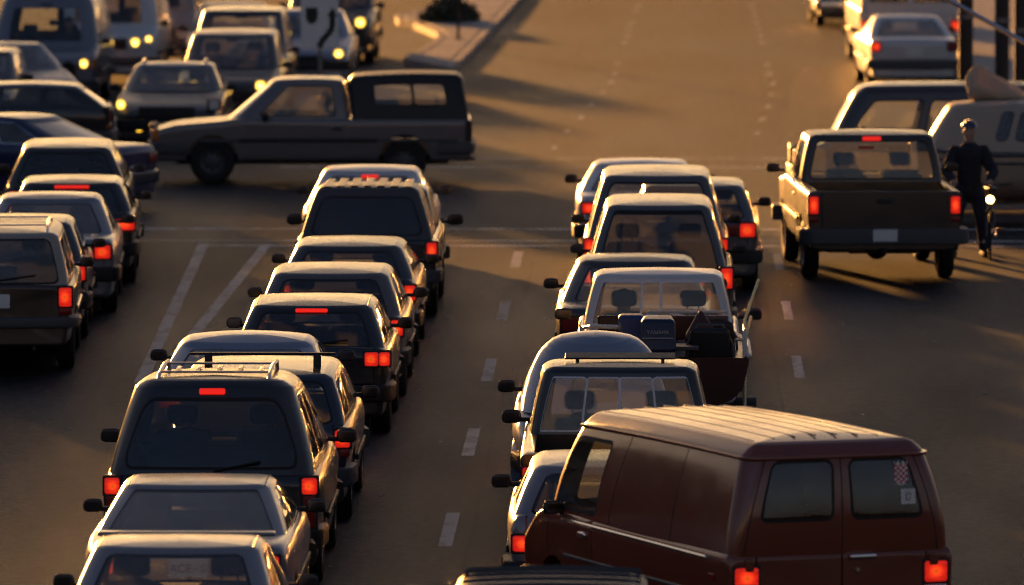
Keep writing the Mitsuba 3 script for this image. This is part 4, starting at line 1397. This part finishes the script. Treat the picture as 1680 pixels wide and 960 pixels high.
r, B, C = vehicle('round_car', 'small pale blue car with domed roof beside the boat', 'car', rear(-.66, 78.55, 4.05), 0, S, RQ)
for sd in (-1, 1):
    for y in (B.ya, B.yf):
        w_ = tm(m3.Manifold.batch_hull([m3.Manifold.sphere(1, 20).scale([.20, .50, .36]).translate([sd * .63, y, .36])]) - m3.Manifold.cylinder(.8, .34, .34, 24).rotate([0, 90, 0]).translate([sd * .63 - .4 + sd * .12, y, .29]))
        part('wing', w_, 'paint_pale_blue', r)

S = pickup(4.7, 1.68, 1.54, 'paint_white', 'glass', cab_len=1.05, hood=1.35, belt=.98, mirror_k=1.3, mirror_out=.16, tails=[brake(.76, .78, .13, .24, lit=False)])
S['wins'] = [W(-1.1, -.30, .12, .94, .04, 'rear_window', 'glass', both=False, seal='frame_metal', sw=.022, s0t=-1.05), W(-.27, .02, .12, .94, .01, 'rear_window', 'glass', both=False, seal='frame_metal', sw=.012),
             W(.06, 1.1, .12, .94, .04, 'rear_window', 'glass', both=False, seal='frame_metal', sw=.022, s1t=1.05)] + S['wins'][1:]
r, B, C = vehicle('pickup_truck', 'white pickup with sliding rear window towing the small boat', 'pickup', rear(-.07, 86.5, 4.7), 0, S, RQ)
driver(r, 'driver behind the left pane of the boat towing pickup', y=C.yb[0] + .34, z=.54, shirt='dark_cloth', cap='hair')

S = sedan(4.4, 1.72, 1.38, 'paint_charcoal', 'glass', mirror_k=1.15, tails=[lens('tail_light', .64, .76, .30, .16, 'red_lens')])
r, B, C = vehicle('sedan', 'dark sedan with sunlit left side ahead of the boat towing pickup', 'car', rear(-.33, 91.6, 4.4), 0, S, RQ)

S = wagon(4.5, 1.74, 1.76, 'paint_charcoal', 'glass_tinted', rake=.42, belt=1.0, tails=[brake(.77, .92, .14, .24)], cab_paint='paint_grey')
S['cab'].update(wt=.60, wb=.80)
S['wins'] = [W(-1.0, 1.0, .05, .93, .04, 'rear_window', 'glass_tinted', sw=.05)] + S['wins'][1:]
vehicle('sport_utility', 'dark tall utility car with grey slanted rear pillars', 'car', rear(-.08, 96.2, 4.5), 0, S, RQ)

S = wagon(4.5, 1.76, 1.80, 'paint_grey', 'glass_tinted', rake=.36, belt=1.02, tails=[brake(.79, .92, .12, .22)])
S['cab'].update(wt=.64)
vehicle('sport_utility', 'tall grey utility car with wide dark rear window, third from the front', 'car', rear(-.11, 101.2, 4.5), 0, S, RQ)

S = hatch(4.1, 1.66, 1.37, 'paint_grey', 'glass', tails=[brake(.66, .80, .20, .18, bulb=.5), lens('tail_panel', .42, .80, .24, .15, 'red_lens')], bumper_mat='black_plastic', mirror_k=1.15)
vehicle('hatchback', 'grey hatchback set to the right of the tall utility cars', 'car', rear(.36, 106.2, 4.1), 0, S, RQ)

S = sedan(4.4, 1.70, 1.31, 'paint_white', 'glass', mirror_k=1.2, tails=[brake(.66, .78, .18, .14)])
vehicle('sedan', 'white sedan first in the right queue with sunlit left edge', 'car', rear(-.33, 110.8, 4.4), 0, S, RQ)

# ---------------------------------------------------------------- right side
S = pickup(5.3, 1.98, 1.80, 'paint_bronze', 'glass', cab_len=1.35, hood=1.55, belt=1.18, third=(.24, .055, 1.0), tails=[brake(.90, 1.0, .13, .23), lens('reverse_light', .90, .82, .12, .08, 'red_lens')], plate=(0, .62), bumper=(.50, .70), mirror_k=1.2, mirror_out=.18, plate_out=.11, bumper_out=.10,
           mirror_z=1.28)
S['body'].update(zb=.42, R=.38)
S['bed'] = (-2.58, S['cab']['yb'][0] - .06, .75)
r, B, C = vehicle('pickup_truck', 'large dark pickup alone in the right lane, left side glowing in sun', 'pickup', rear(2.78, 108.0, 5.3, 3.5), 3.5, S)
part('tailgate', rbox(1.60, .035, .56, .015, (0, -2.655, .90)), 'paint_black', r)
part('tailgate_handle', rbox(.20, .03, .06, .012, (0, -2.675, 1.05)), 'black_plastic', r)
part('tow_hitch', join(rbox(.9, .10, .09, .02, (0, -2.5, .42)), rbox(.07, .2, .07, .015, (0, -2.62, .42))), 'rubber', r)
part('rear_axle', join(tube([(-.9, B.ya, .38), (.9, B.ya, .38)], .05), tm(ball(.15, (.0, B.ya, .38), 14))), 'rubber', r)
driver(r, 'driver in a cap seen through the large dark pickup rear window', y=C.yb[0] + .40, z=.68, cap='grey_cloth')
p, n = C.M(np.array([-.1]), np.array([.80]), .006)[0], None
tx = rotm(bx(.20, .004, .035), [1, 0, 0], 0)
part('window_decal', mv(tx, *p), 'sticker_red', r, False)

S = van(4.6, 1.80, 1.76, 'paint_charcoal', 'glass', hood=.62, belt=1.0)
S['cab']['yt'] = (S['cab']['yt'][0], S['cab']['yt'][1] + .28)
S['wins'] = [W(2.08, 2.40, .16, .84, .06, 'side_window', 'glass'), W(2.44, 2.72, .16, .84, .06, 'side_window', 'glass'), W(2.76, 3.02, .12, .84, .05, 'side_window', 'glass', s1t=2.97), W(4.06, 5.0, .10, .86, .05, 'windshield', 'glass')]
vehicle('minivan', 'dark minivan crossing behind the large dark pickup', 'minivan', (4.2, 124.2, 0), 90, S)

S = sedan(4.4, 1.68, 1.32, 'paint_white', 'glass', tails=[brake(.70, .78, .17, .16)], plate=(0, .70), bumper_mat='grey_plastic')
S['tails'] = [brake(.70, .80, .17, .16, only=-1), lens('tail_light', .70, .80, .17, .16, 'red_lens', only=1)]
vehicle('sedan', 'white sedan driving away at the top right', 'car', rear(4.57, 157.0, 4.4, 3.0), 3.0, S)

S = van(5.4, 2.0, 2.75, 'paint_white', 'glass_dark', hood=.8, belt=1.15)
vehicle('van', 'tall white van ahead of the far white sedan', 'van', rear(4.75, 165.5, 5.4, 2.0), 2.0, S)

S = hatch(4.0, 1.66, 1.45, 'paint_black', 'glass_tinted', bumper_mat='chrome')
vehicle('hatchback', 'dark car at the top edge left of the tall white van', 'car', rear(4.0, 184.0, 4.0), 2.0, S)

S = hatch(4.0, 1.66, 1.42, 'paint_black', 'glass_tinted')
vehicle('hatchback', 'dark car side on at the right edge behind the boat', 'car', (6.7, 136.6, 0), 90, S)

# ---------------------------------------------------------------- oncoming vehicles
HL = [3.2 * EV, 1.7 * EV, .06 * EV]
HOT = [8 * EV, 5.0 * EV, 1.1 * EV]


def head(x, z, w, h, lit=False, **k):
    d = lens('headlight', x, z, w, h, 'white_lens', **k)
    if lit:
        d['emit'] = HL
    return d


def oncoming(name, lab, cat, x, y, S, yaw=180.0, L=None):
    return vehicle(name, lab, cat, front180(x, y, S['body']['L'], yaw), yaw, S, OQ)


S = van(4.8, 1.95, 1.98, 'paint_silver', 'glass', hood=.85, belt=1.12, heads=[head(.74, .80, .16, .16, True, only=-1), head(.74, .80, .22, .20, only=1), lens('turn_signal', .92, .80, .08, .18, 'amber_lens')], grille=(1.2, .42, .60), bumper=(.40, .52))
r, B, C = oncoming('van', 'pale oncoming van with broad windshield at the top left corner', 'van', -10.98, 150.0, S)
driver(r, 'driver behind the windshield of the top left oncoming van', y=C.yt[1] - .25, z=.75)
S = van(4.8, 1.92, 2.05, 'paint_white', 'glass', hood=.7, belt=1.15, heads=[head(.55, .86, .17, .17, True), head(.80, .93, .12, .12, True)], grille=(.8, .2, .84))
oncoming('van', 'white oncoming van with two lit headlights behind the pale van', 'van', -10.32, 157.0, S)
S = van(4.9, 1.92, 2.1, 'paint_beige', 'glass_dark', hood=.6, belt=1.15)
oncoming('van', 'beige van at the top edge, farthest of the oncoming vans', 'van', -10.0, 164.0, S)
S = wagon(4.6, 1.76, 1.80, 'paint_charcoal', 'glass', rake=.2, belt=1.05, heads=[head(.62, .78, .24, .17)])
oncoming('sport_utility', 'tall dark oncoming car behind the one with a lit headlight pair', 'car', -7.42, 147.2, S)
S = wagon(4.3, 1.74, 1.62, 'paint_black', 'glass', rake=.2, belt=1.02, roof_paint='paint_beige', heads=[head(.56, .80, .17, .17, True), head(.78, .80, .14, .15, True)])
r, B, C = oncoming('sport_utility', 'black oncoming utility car with lit headlights and pale roof', 'car', -7.32, 142.3, S)
driver(r, 'driver behind the windshield of the black oncoming utility car', y=.25, z=.58)
S = sedan(4.3, 1.74, 1.37, 'paint_charcoal', 'glass', heads=[head(.74, .79, .15, .15, True, only=1), lens('headlight', .74, .79, .17, .17, 'white_lens', only=-1), lens('turn_signal', .85, .79, .05, .16, 'amber_lens', only=-1), head(.44, .43, .16, .16, True, only=1), lens('turn_signal', .22, .36, .14, .09, 'amber_lens', only=1)], grille=(.9, .2, .66), roof_paint='paint_silver')
r, B, C = oncoming('sedan', 'dark oncoming sedan with pale roof and one lit lamp, nearest of its row', 'car', -7.98, 136.4, S)
roof_rails(r, C, .5, C.yt[0] + .1, C.yt[1] - .08, 'aluminium')
S = sedan(4.1, 1.66, 1.36, 'paint_silver', 'glass', heads=[head(.62, .66, .24, .14)])
oncoming('sedan', 'silver oncoming car turned to the right in front of the pale van', 'car', -10.6, 144.0, S, 198)
S = wagon(4.3, 1.70, 1.45, 'paint_charcoal', 'glass', rake=.25)
oncoming('estate_car', 'dark oncoming car at the left frame edge beside the silver one', 'car', -11.5, 139.2, S)
S = sedan(4.4, 1.70, 1.42, 'paint_pale_blue', 'glass', heads=[head(.62, .68, .17, .16, True)])
oncoming('sedan', 'pale blue oncoming sedan right behind the road sign', 'car', -6.62, 156.5, S)
S = wagon(4.5, 1.78, 1.74, 'paint_black', 'glass', rake=.2, belt=1.05, heads=[head(.62, .83, .20, .20, True, only=-1)])
oncoming('sport_utility', 'dark oncoming car with a yellow headlight beside the traffic island', 'car', -6.58, 166.5, S)
S = sedan(4.4, 1.70, 1.46, 'paint_beige', 'glass')
oncoming('sedan', 'beige oncoming sedan at the top edge left of the road sign', 'car', -8.15, 158.5, S)
# ---------------------------------------------------------------- small boat on its trailer


def hull(L, b, zg, zk, bowrise=.15, full=.5, n=18):
    """open hull solid: stations from the stern (y=0) to the bow"""
    ys = np.linspace(0, L, n)
    rings = []
    for y in ys:
        u = max(0, (y / L - full) / (1 - full))
        hb = b * (1 - .94 * u ** 2)
        g, k = zg + bowrise * u * u, zk + (zg - zk) * .55 * u ** 2.5
        half = [(0, k), (.45 * hb, k + .07), (.80 * hb, k + .19), (.93 * hb, k + .5 * (g - k)), (hb, g - .03), (hb, g), (.5 * hb, g + .004), (0, g + .005)]
        rings.append([(x, y, z) for x, z in half] + [(-x, y, z) for x, z in half[-2:0:-1]])
    m = len(rings[0])
    v = np.array(rings).reshape(-1, 3)
    f = []
    for i in range(n - 1):
        for j in range(m):
            a, c = i * m + j, i * m + (j + 1) % m
            f += [[a, c, c + m], [a, c + m, a + m]]
    for k, flip in ((0, 1), (n - 1, 0)):
        ci = len(v)
        v = np.vstack([v, v[k * m:(k + 1) * m].mean(0)])
        for j in range(m):
            a, c = k * m + j, k * m + (j + 1) % m
            f.append([c, a, ci] if flip else [a, c, ci])
    mm = man(v, f)
    return mm if mm.volume() > 0 else man(v, np.array(f)[:, ::-1])


def gunwale(L, b, zg, bowrise=.15, full=.5, n=24):
    pts = []
    for y in np.linspace(0, L, n):
        u = max(0, (y / L - full) / (1 - full))
        pts.append((b * (1 - .94 * u ** 2), y, zg + bowrise * u * u))
    return [(-x, y, z) for x, y, z in pts] + [(x, y, z) for x, y, z in pts[::-1]]


BX, BY = -.02, 82.95
t = thing('boat', 'small dark red motor boat with black seats on a trailer', 'boat', (BX, BY, 0))
H_ = hull(3.5, .84, 1.10, .50)
inner = hull(3.3, .74, 1.30, .66).translate([0, .08, 0])
part('hull', tm(H_ - inner), 'hull_red', t)
part('gunwale_rail', tube(gunwale(3.5, .84, 1.12), .028), 'gel_white', t)
part('stern_rail', tube([(.80, .95, 1.12), (.80, .80, 1.36), (.80, .12, 1.36), (.80, .03, 1.12)], .02), 'gel_white', t)
part('stern_rail', tube([(-.80, .95, 1.12), (-.80, .70, 1.34), (-.70, .12, 1.40), (-.45, .03, 1.40)], .022), 'gel_white', t)
part('stern_rail', tube([(.80, .45, 1.25), (.72, .40, 1.25)], .015), 'gel_white', t)
part('splash_board', rbox(1.3, .06, .24, .02, (0, 1.75, 1.26)), 'hull_red', t)
part('windscreen_trim', rbox(.80, .03, .03, .01, (.25, 1.72, 1.42)), 'gel_white', t)
for sx_, sy_ in ((.46, .30), (.50, 1.15)):
    s = part('boat_seat', rotm(rbox(.44, .09, .40, .05, (sx_, sy_, 1.18), taper=.86), [1, 0, 0], 10, (sx_, sy_, 1.0)), 'black_plastic', t)
    part('seat_frame', tube([(sx_ - .24, sy_ - .06, .98), (sx_ - .22, sy_ - .05, 1.22), (sx_ - .12, sy_ + .0, 1.40), (sx_ + .12, sy_ + .0, 1.40), (sx_ + .22, sy_ - .05, 1.22), (sx_ + .24, sy_ - .06, .98)], .014), 'grey_plastic', s)
part('life_jacket', tm(m3.Manifold.batch_hull([ball(.09, (.30, .95, 1.22)), ball(.10, (.46, .95, 1.2)), ball(.03, (.37, .97, 1.46))])), 'hull_red', t)
single('storage_box', mv(rbox(.26, .30, .30, .04), BX - .31, BY + .22, 1.36), 'cooler_blue', 'blue box beside the outboard motor on the boat stern', 'box')
part('box_shelf', rbox(.9, .40, .04, .012, (-.1, .22, 1.19)), 'grey_plastic', t)

t = thing('outboard_motor', 'black outboard motor with white lettering on the boat stern', 'motor', (BX - .05, BY - .10, 0))
cowl = m3.Manifold.batch_hull([ball(.05, (x, y, z)) for x, y, z in ((-.13, -.19, 1.22), (.13, -.19, 1.22), (-.12, .15, 1.20), (.12, .15, 1.20), (-.12, -.14, 1.45), (.12, -.14, 1.45), (-.10, .10, 1.47), (.10, .10, 1.47))])
co = part('cowling', tm(cowl), 'motor_blue', t)
tx = meshkit.text_mesh('YAMAHA', .036, .003, True)
tx.apply_translation([-tx.bounds[1][0] / 2, 0, 0])
part('lettering', mv(rotm(rotm(tx, [1, 0, 0], 90), [0, 0, 1], 0), .0, -.243, 1.36), 'lettering_grey', co, False)
part('cowl_stripe', rbox(.30, .006, .012, .002, (0, -.241, 1.32)), 'lettering_grey', co)
part('midsection', tm(m3.Manifold.batch_hull([ball(.06, (0, -.12, 1.16)), ball(.07, (0, .08, 1.16)), ball(.04, (0, -.14, .62)), ball(.05, (0, .02, .62))])), 'motor_blue', t)
part('clamp_bracket', rbox(.24, .14, .34, .03, (0, .13, 1.02)), 'grey_plastic', t)
part('lower_unit', join(tm(m3.Manifold.batch_hull([ball(.05, (0, -.24, .50)), ball(.055, (0, .06, .50)), ball(.02, (0, .14, .50))])), rbox(.02, .22, .22, .008, (0, -.02, .40)), rbox(.20, .30, .012, .004, (0, -.12, .64))), 'motor_blue', t)
bl = [rotm(rotm(rbox(.05, .012, .13, .005, (0, -.27, .075)), [0, 0, 1], 25, (0, -.27, 0)), [0, 1, 0], 120 * k, (0, -.27, 0)) for k in range(3)]
part('propeller', mv(join(*bl), 0, 0, .50), 'aluminium', t)

t = thing('boat_trailer', 'low trailer with pale guide poles carrying the small red boat', 'trailer', (BX, BY, 0))
part('frame', join(*[rbox(.07, 2.9, .07, .01, (s * .55, 1.5, .42)) for s in (-1, 1)], rbox(1.3, .07, .07, .01, (0, .15, .42)), rbox(1.3, .07, .07, .01, (0, 1.3, .42)), rbox(.07, .9, .07, .01, (0, 3.1, .42))), 'post_grey', t)
part('axle', tube([(-.8, 1.0, .28), (.8, 1.0, .28)], .03), 'rubber', t)
for s in (-1, 1):
    add_wheel(t, s * .82, 1.0, .28)
    part('bunk', rbox(.10, 2.2, .05, .015, (s * .40, 1.3, .53)), 'grey_plastic', t)
    part('mudguard', tm(m3.Manifold.cylinder(.2, .36, .36, 24).rotate([0, 90, 0]).translate([s * .82 - .1, 1.0, .28]) - m3.Manifold.cylinder(.5, .33, .33, 24).rotate([0, 90, 0]).translate([s * .82 - .25, 1.0, .28]) - m3.Manifold.cube([1, 1, .5], True).translate([s * .82, 1.0, -.05])), 'black_plastic', t)
    part('tail_light', rbox(.16, .05, .09, .012, (s * .68, .08, .50)), 'red_lens', t)
part('guide_pole', tube([(.80, .35, .45), (.80, .30, 1.45), (.93, .25, 1.84)], .017), 'pole_yellow', t)
part('guide_pole', tube([(.80, .70, .45), (.80, .62, 1.20), (.86, .55, 1.46)], .017), 'pole_yellow', t)
part('light_board', rbox(1.5, .04, .10, .01, (0, .06, .44)), 'post_grey', t)

# ---------------------------------------------------------------- trailer sailer at the right edge (bow to the left)
t = thing('sailing_boat', 'beige cabin boat with two oval portholes at the right edge', 'boat', (9.35, 119.6, 0), 90)
H2 = hull(5.9, 1.0, 1.04, .34, .12, .84, 30)
part('hull', tm(H2), 'gel_beige', t)
part('rubbing_strake', tube(gunwale(5.9, 1.0, 1.02, .12, .84, 40), .03), 'grey_plastic', t)
part('hull_stripe', tube(gunwale(5.88, 1.0, .90, .12, .84, 40), .018), 'grey_plastic', t)
cc = Cabin(wb=.80, wt=.66, yb=(.8, 5.5), yt=(.95, 5.25), zb=(1.03, 1.06), zt=(1.66, 1.64), rrb=.12, rrt=.12, rfb=.3, rft=.25, brb=0, brt=0, bfb=.25, bft=.18, arch=.03, edge=.05, crown=.05, taper=.12)
ph = []
for u in (2.80, 2.865):
    ph.append(W(u, u + .036, .26, .90, .06, 'porthole', 'glass_dark', sw=.02, seal='grey_plastic'))
cabin(t, cc, ph, 'gel_beige', 'cabin_top')
part('mast', tube([(.0, .6, 1.45), (.0, 3.0, 1.82), (0, 6.3, 3.65)], .035), 'aluminium', t)
part('mast_crutch', tube([(-.2, .6, 1.0), (0, .6, 1.5), (.2, .6, 1.0)], .02), 'aluminium', t)
sc_ = tm(m3.Manifold.batch_hull([ball(.07, (.1, 4.35, 1.80)), ball(.06, (-.15, 4.45, 1.80)), ball(.15, (.1, 5.0, 2.02)), ball(.13, (-.15, 5.0, 1.86)), ball(.11, (.1, 4.96, 2.12))]).refine_to_length(.08))
sc_.vertices += (meshkit.fbm(sc_.vertices * 5, 3)[:, None] - .5) * .08
part('sail_cover', sc_, 'canvas_tan', t)
t = thing('boat_trailer', 'trailer under the beige cabin boat at the right edge', 'trailer', (9.35, 119.6, 0), 90)
part('frame', join(*[rbox(.09, 5.2, .09, .012, (s * .5, 3.0, .27)) for s in (-1, 1)], rbox(1.2, .09, .09, .012, (0, 1.0, .27)), rbox(1.2, .09, .09, .012, (0, 4.6, .27)), rbox(.09, 1.6, .09, .012, (0, 6.2, .27))), 'post_grey', t)
for s in (-1, 1):
    for y in (2.4, 3.4):
        add_wheel(t, s * .98, y, .28, 'alloy')
    part('mudguard', rbox(.26, 2.1, .04, .015, (s * .98, 2.9, .60)), 'grey_plastic', t)
part('jockey_wheel', join(tube([(0, 6.7, .10), (0, 6.7, .7)], .03), trimesh.creation.cylinder(.10, .06, 16, transform=trimesh.transformations.translation_matrix([0, 6.7, .1]) @ trimesh.transformations.rotation_matrix(PI / 2, [0, 1, 0]))), 'rubber', t)

# ---------------------------------------------------------------- cyclist waiting at the crossing, facing the camera
CX, CY = 4.10, 112.9
t = thing('person', 'cyclist in dark jacket and helmet standing beside a bicycle', 'person', (CX - .08, CY, 0), 183)
p = limb([(0, 0, .92), (0, 0, 1.10), (0, .01, 1.36), (0, 0, 1.46)], [.135, .13, .15, .07]) + limb([(0, 0, 1.44), (0, .015, 1.58)], [.058, .055]) + head_man((0, .03, 1.655))
for s in (-1, 1):
    p += limb([(s * .09, 0, .92), (s * .17, .04, .50), (s * .20, -.01, .10)], [.095, .062, .045]) + limb([(s * .20, -.03, .06), (s * .22, .16, .045)], [.048, .040])
    p += limb([(s * .19, 0, 1.40), (s * .29, .08, 1.14), (s * .25, .33, 1.04)], [.06, .047, .034]) + hand_parts((s * .245, .36, 1.03), (-s * .05, 1, -.1), -s)
part('body', smooth_union(p), 'skin', t)
j = limb([(0, 0, .88), (0, 0, 1.10), (0, .01, 1.36)], [.165, .165, .185]) + limb([(-.18, 0, 1.40), (.18, 0, 1.40)], [.085, .085]) + limb([(0, 0, 1.40), (0, .0, 1.48)], [.11, .075])
for s in (-1, 1):
    j += limb([(s * .19, 0, 1.40), (s * .31, .08, 1.13), (s * .255, .31, 1.045)], [.09, .078, .055])
jm = smooth_union(j)
jm.vertices += jm.vertex_normals * ((meshkit.fbm(jm.vertices * [9, 9, 14], 3) - .5) * .03)[:, None]
part('jacket', jm, 'dark_cloth', t)
tr = limb([(-.06, 0, .90), (.06, 0, .90)], [.15, .15])
for s in (-1, 1):
    tr += limb([(s * .09, 0, .90), (s * .17, .04, .50), (s * .20, -.005, .13)], [.115, .085, .068])
part('trousers', smooth_union(tr), 'jeans', t)
for s in (-1, 1):
    part('shoe', tm(m3.Manifold.batch_hull([ball(.052, (s * .20, -.04, .055)), ball(.05, (s * .205, .08, .052)), ball(.042, (s * .22, .20, .044))])), 'rubber', t)
hm = m3.Manifold.sphere(1, 22).scale([.11, .145, .105]).translate([0, .03, 1.72]) - m3.Manifold.cube([.5, .5, .2], True).translate([0, .03, 1.62])
hp = part('helmet', tm(hm), 'paint_blue', t)
for s in (-.05, 0, .05):
    part('helmet_ridge', tube([(s, -.09, 1.775), (s, .03, 1.826 - abs(s) * .25), (s, .14, 1.785)], .012), 'grey_plastic', hp)

t = thing('bicycle', 'bicycle with bright front lamp beside the standing cyclist', 'bicycle', (CX + .20, CY, 0), 178)
R_ = .33
for y in (-.48, .58):
    w = part('wheel', mv(rotm(trimesh.creation.torus(R_ - .02, .020, 32, 8), [0, 1, 0], 90), 0, y, R_), 'rubber', t)
    part('rim', mv(rotm(trimesh.creation.torus(R_ - .05, .010, 32, 6), [0, 1, 0], 90), 0, y, R_), 'aluminium', w)
    part('spokes', join(*[tube([(0, y, R_), (0, y + (R_ - .05) * math.cos(k * PI / 6), R_ + (R_ - .05) * math.sin(k * PI / 6))], .002, 4) for k in range(12)]), 'aluminium', w)
fr = [((0, -.02, .28), (0, -.18, .82)), ((0, -.16, .76), (0, .40, .80)), ((0, -.02, .28), (0, .41, .72)), ((0, .40, .82), (0, .42, .68)), ((.05, -.48, .33), (0, -.16, .76)), ((-.05, -.48, .33), (0, -.16, .76)), ((.05, -.48, .33), (0, -.02, .28)), ((-.05, -.48, .33), (0, -.02, .28))]
part('bicycle_frame', join(*[tube(q, .017) for q in fr]), 'paint_charcoal', t)
part('fork', join(tube([(0, .41, .72), (.05, .45, .64), (.05, .58, .33)], .013), tube([(0, .41, .72), (-.05, .45, .64), (-.05, .58, .33)], .013)), 'paint_charcoal', t)
part('handlebar', tube([(-.29, .36, .99), (-.08, .44, .98), (0, .44, .98), (.08, .44, .98), (.29, .36, .99)], .013), 'black_plastic', t)
part('stem', tube([(0, .40, .80), (0, .38, .93), (0, .44, .98)], .016), 'black_plastic', t)
part('saddle', tm(m3.Manifold.batch_hull([ball(.04, (-.06, -.30, .89)), ball(.04, (.06, -.30, .89)), ball(.025, (0, -.06, .90))])), 'black_plastic', t)
part('crank', join(tube([(.08, -.02, .28), (.08, .12, .20)], .011), tube([(-.08, -.02, .28), (-.08, -.16, .36)], .011), rotm(trimesh.creation.cylinder(.09, .008, 24), [0, 1, 0], 90, (0, 0, 0)).apply_translation([.06, -.02, .28])), 'aluminium', t)
for s, y, z in ((1, .12, .20), (-1, -.16, .36)):
    pd = part('pedal', rbox(.09, .08, .022, .006, (s * .14, y, z)), 'black_plastic', t)
    part('reflector', rbox(.06, .008, .018, .003, (s * .14, y + .045, z)), 'amber_lens', pd)
lm = part('front_lamp', rotm(trimesh.creation.cylinder(.045, .09, 18), [1, 0, 0], 90).apply_translation([0, .52, .80]), 'black_plastic', t)
part('lamp_glass', rotm(trimesh.creation.cylinder(.052, .012, 18), [1, 0, 0], 90).apply_translation([0, .572, .80]), 'white_lens', lm, 30, **glow([16 * EV, 10 * EV, 2.5 * EV]))
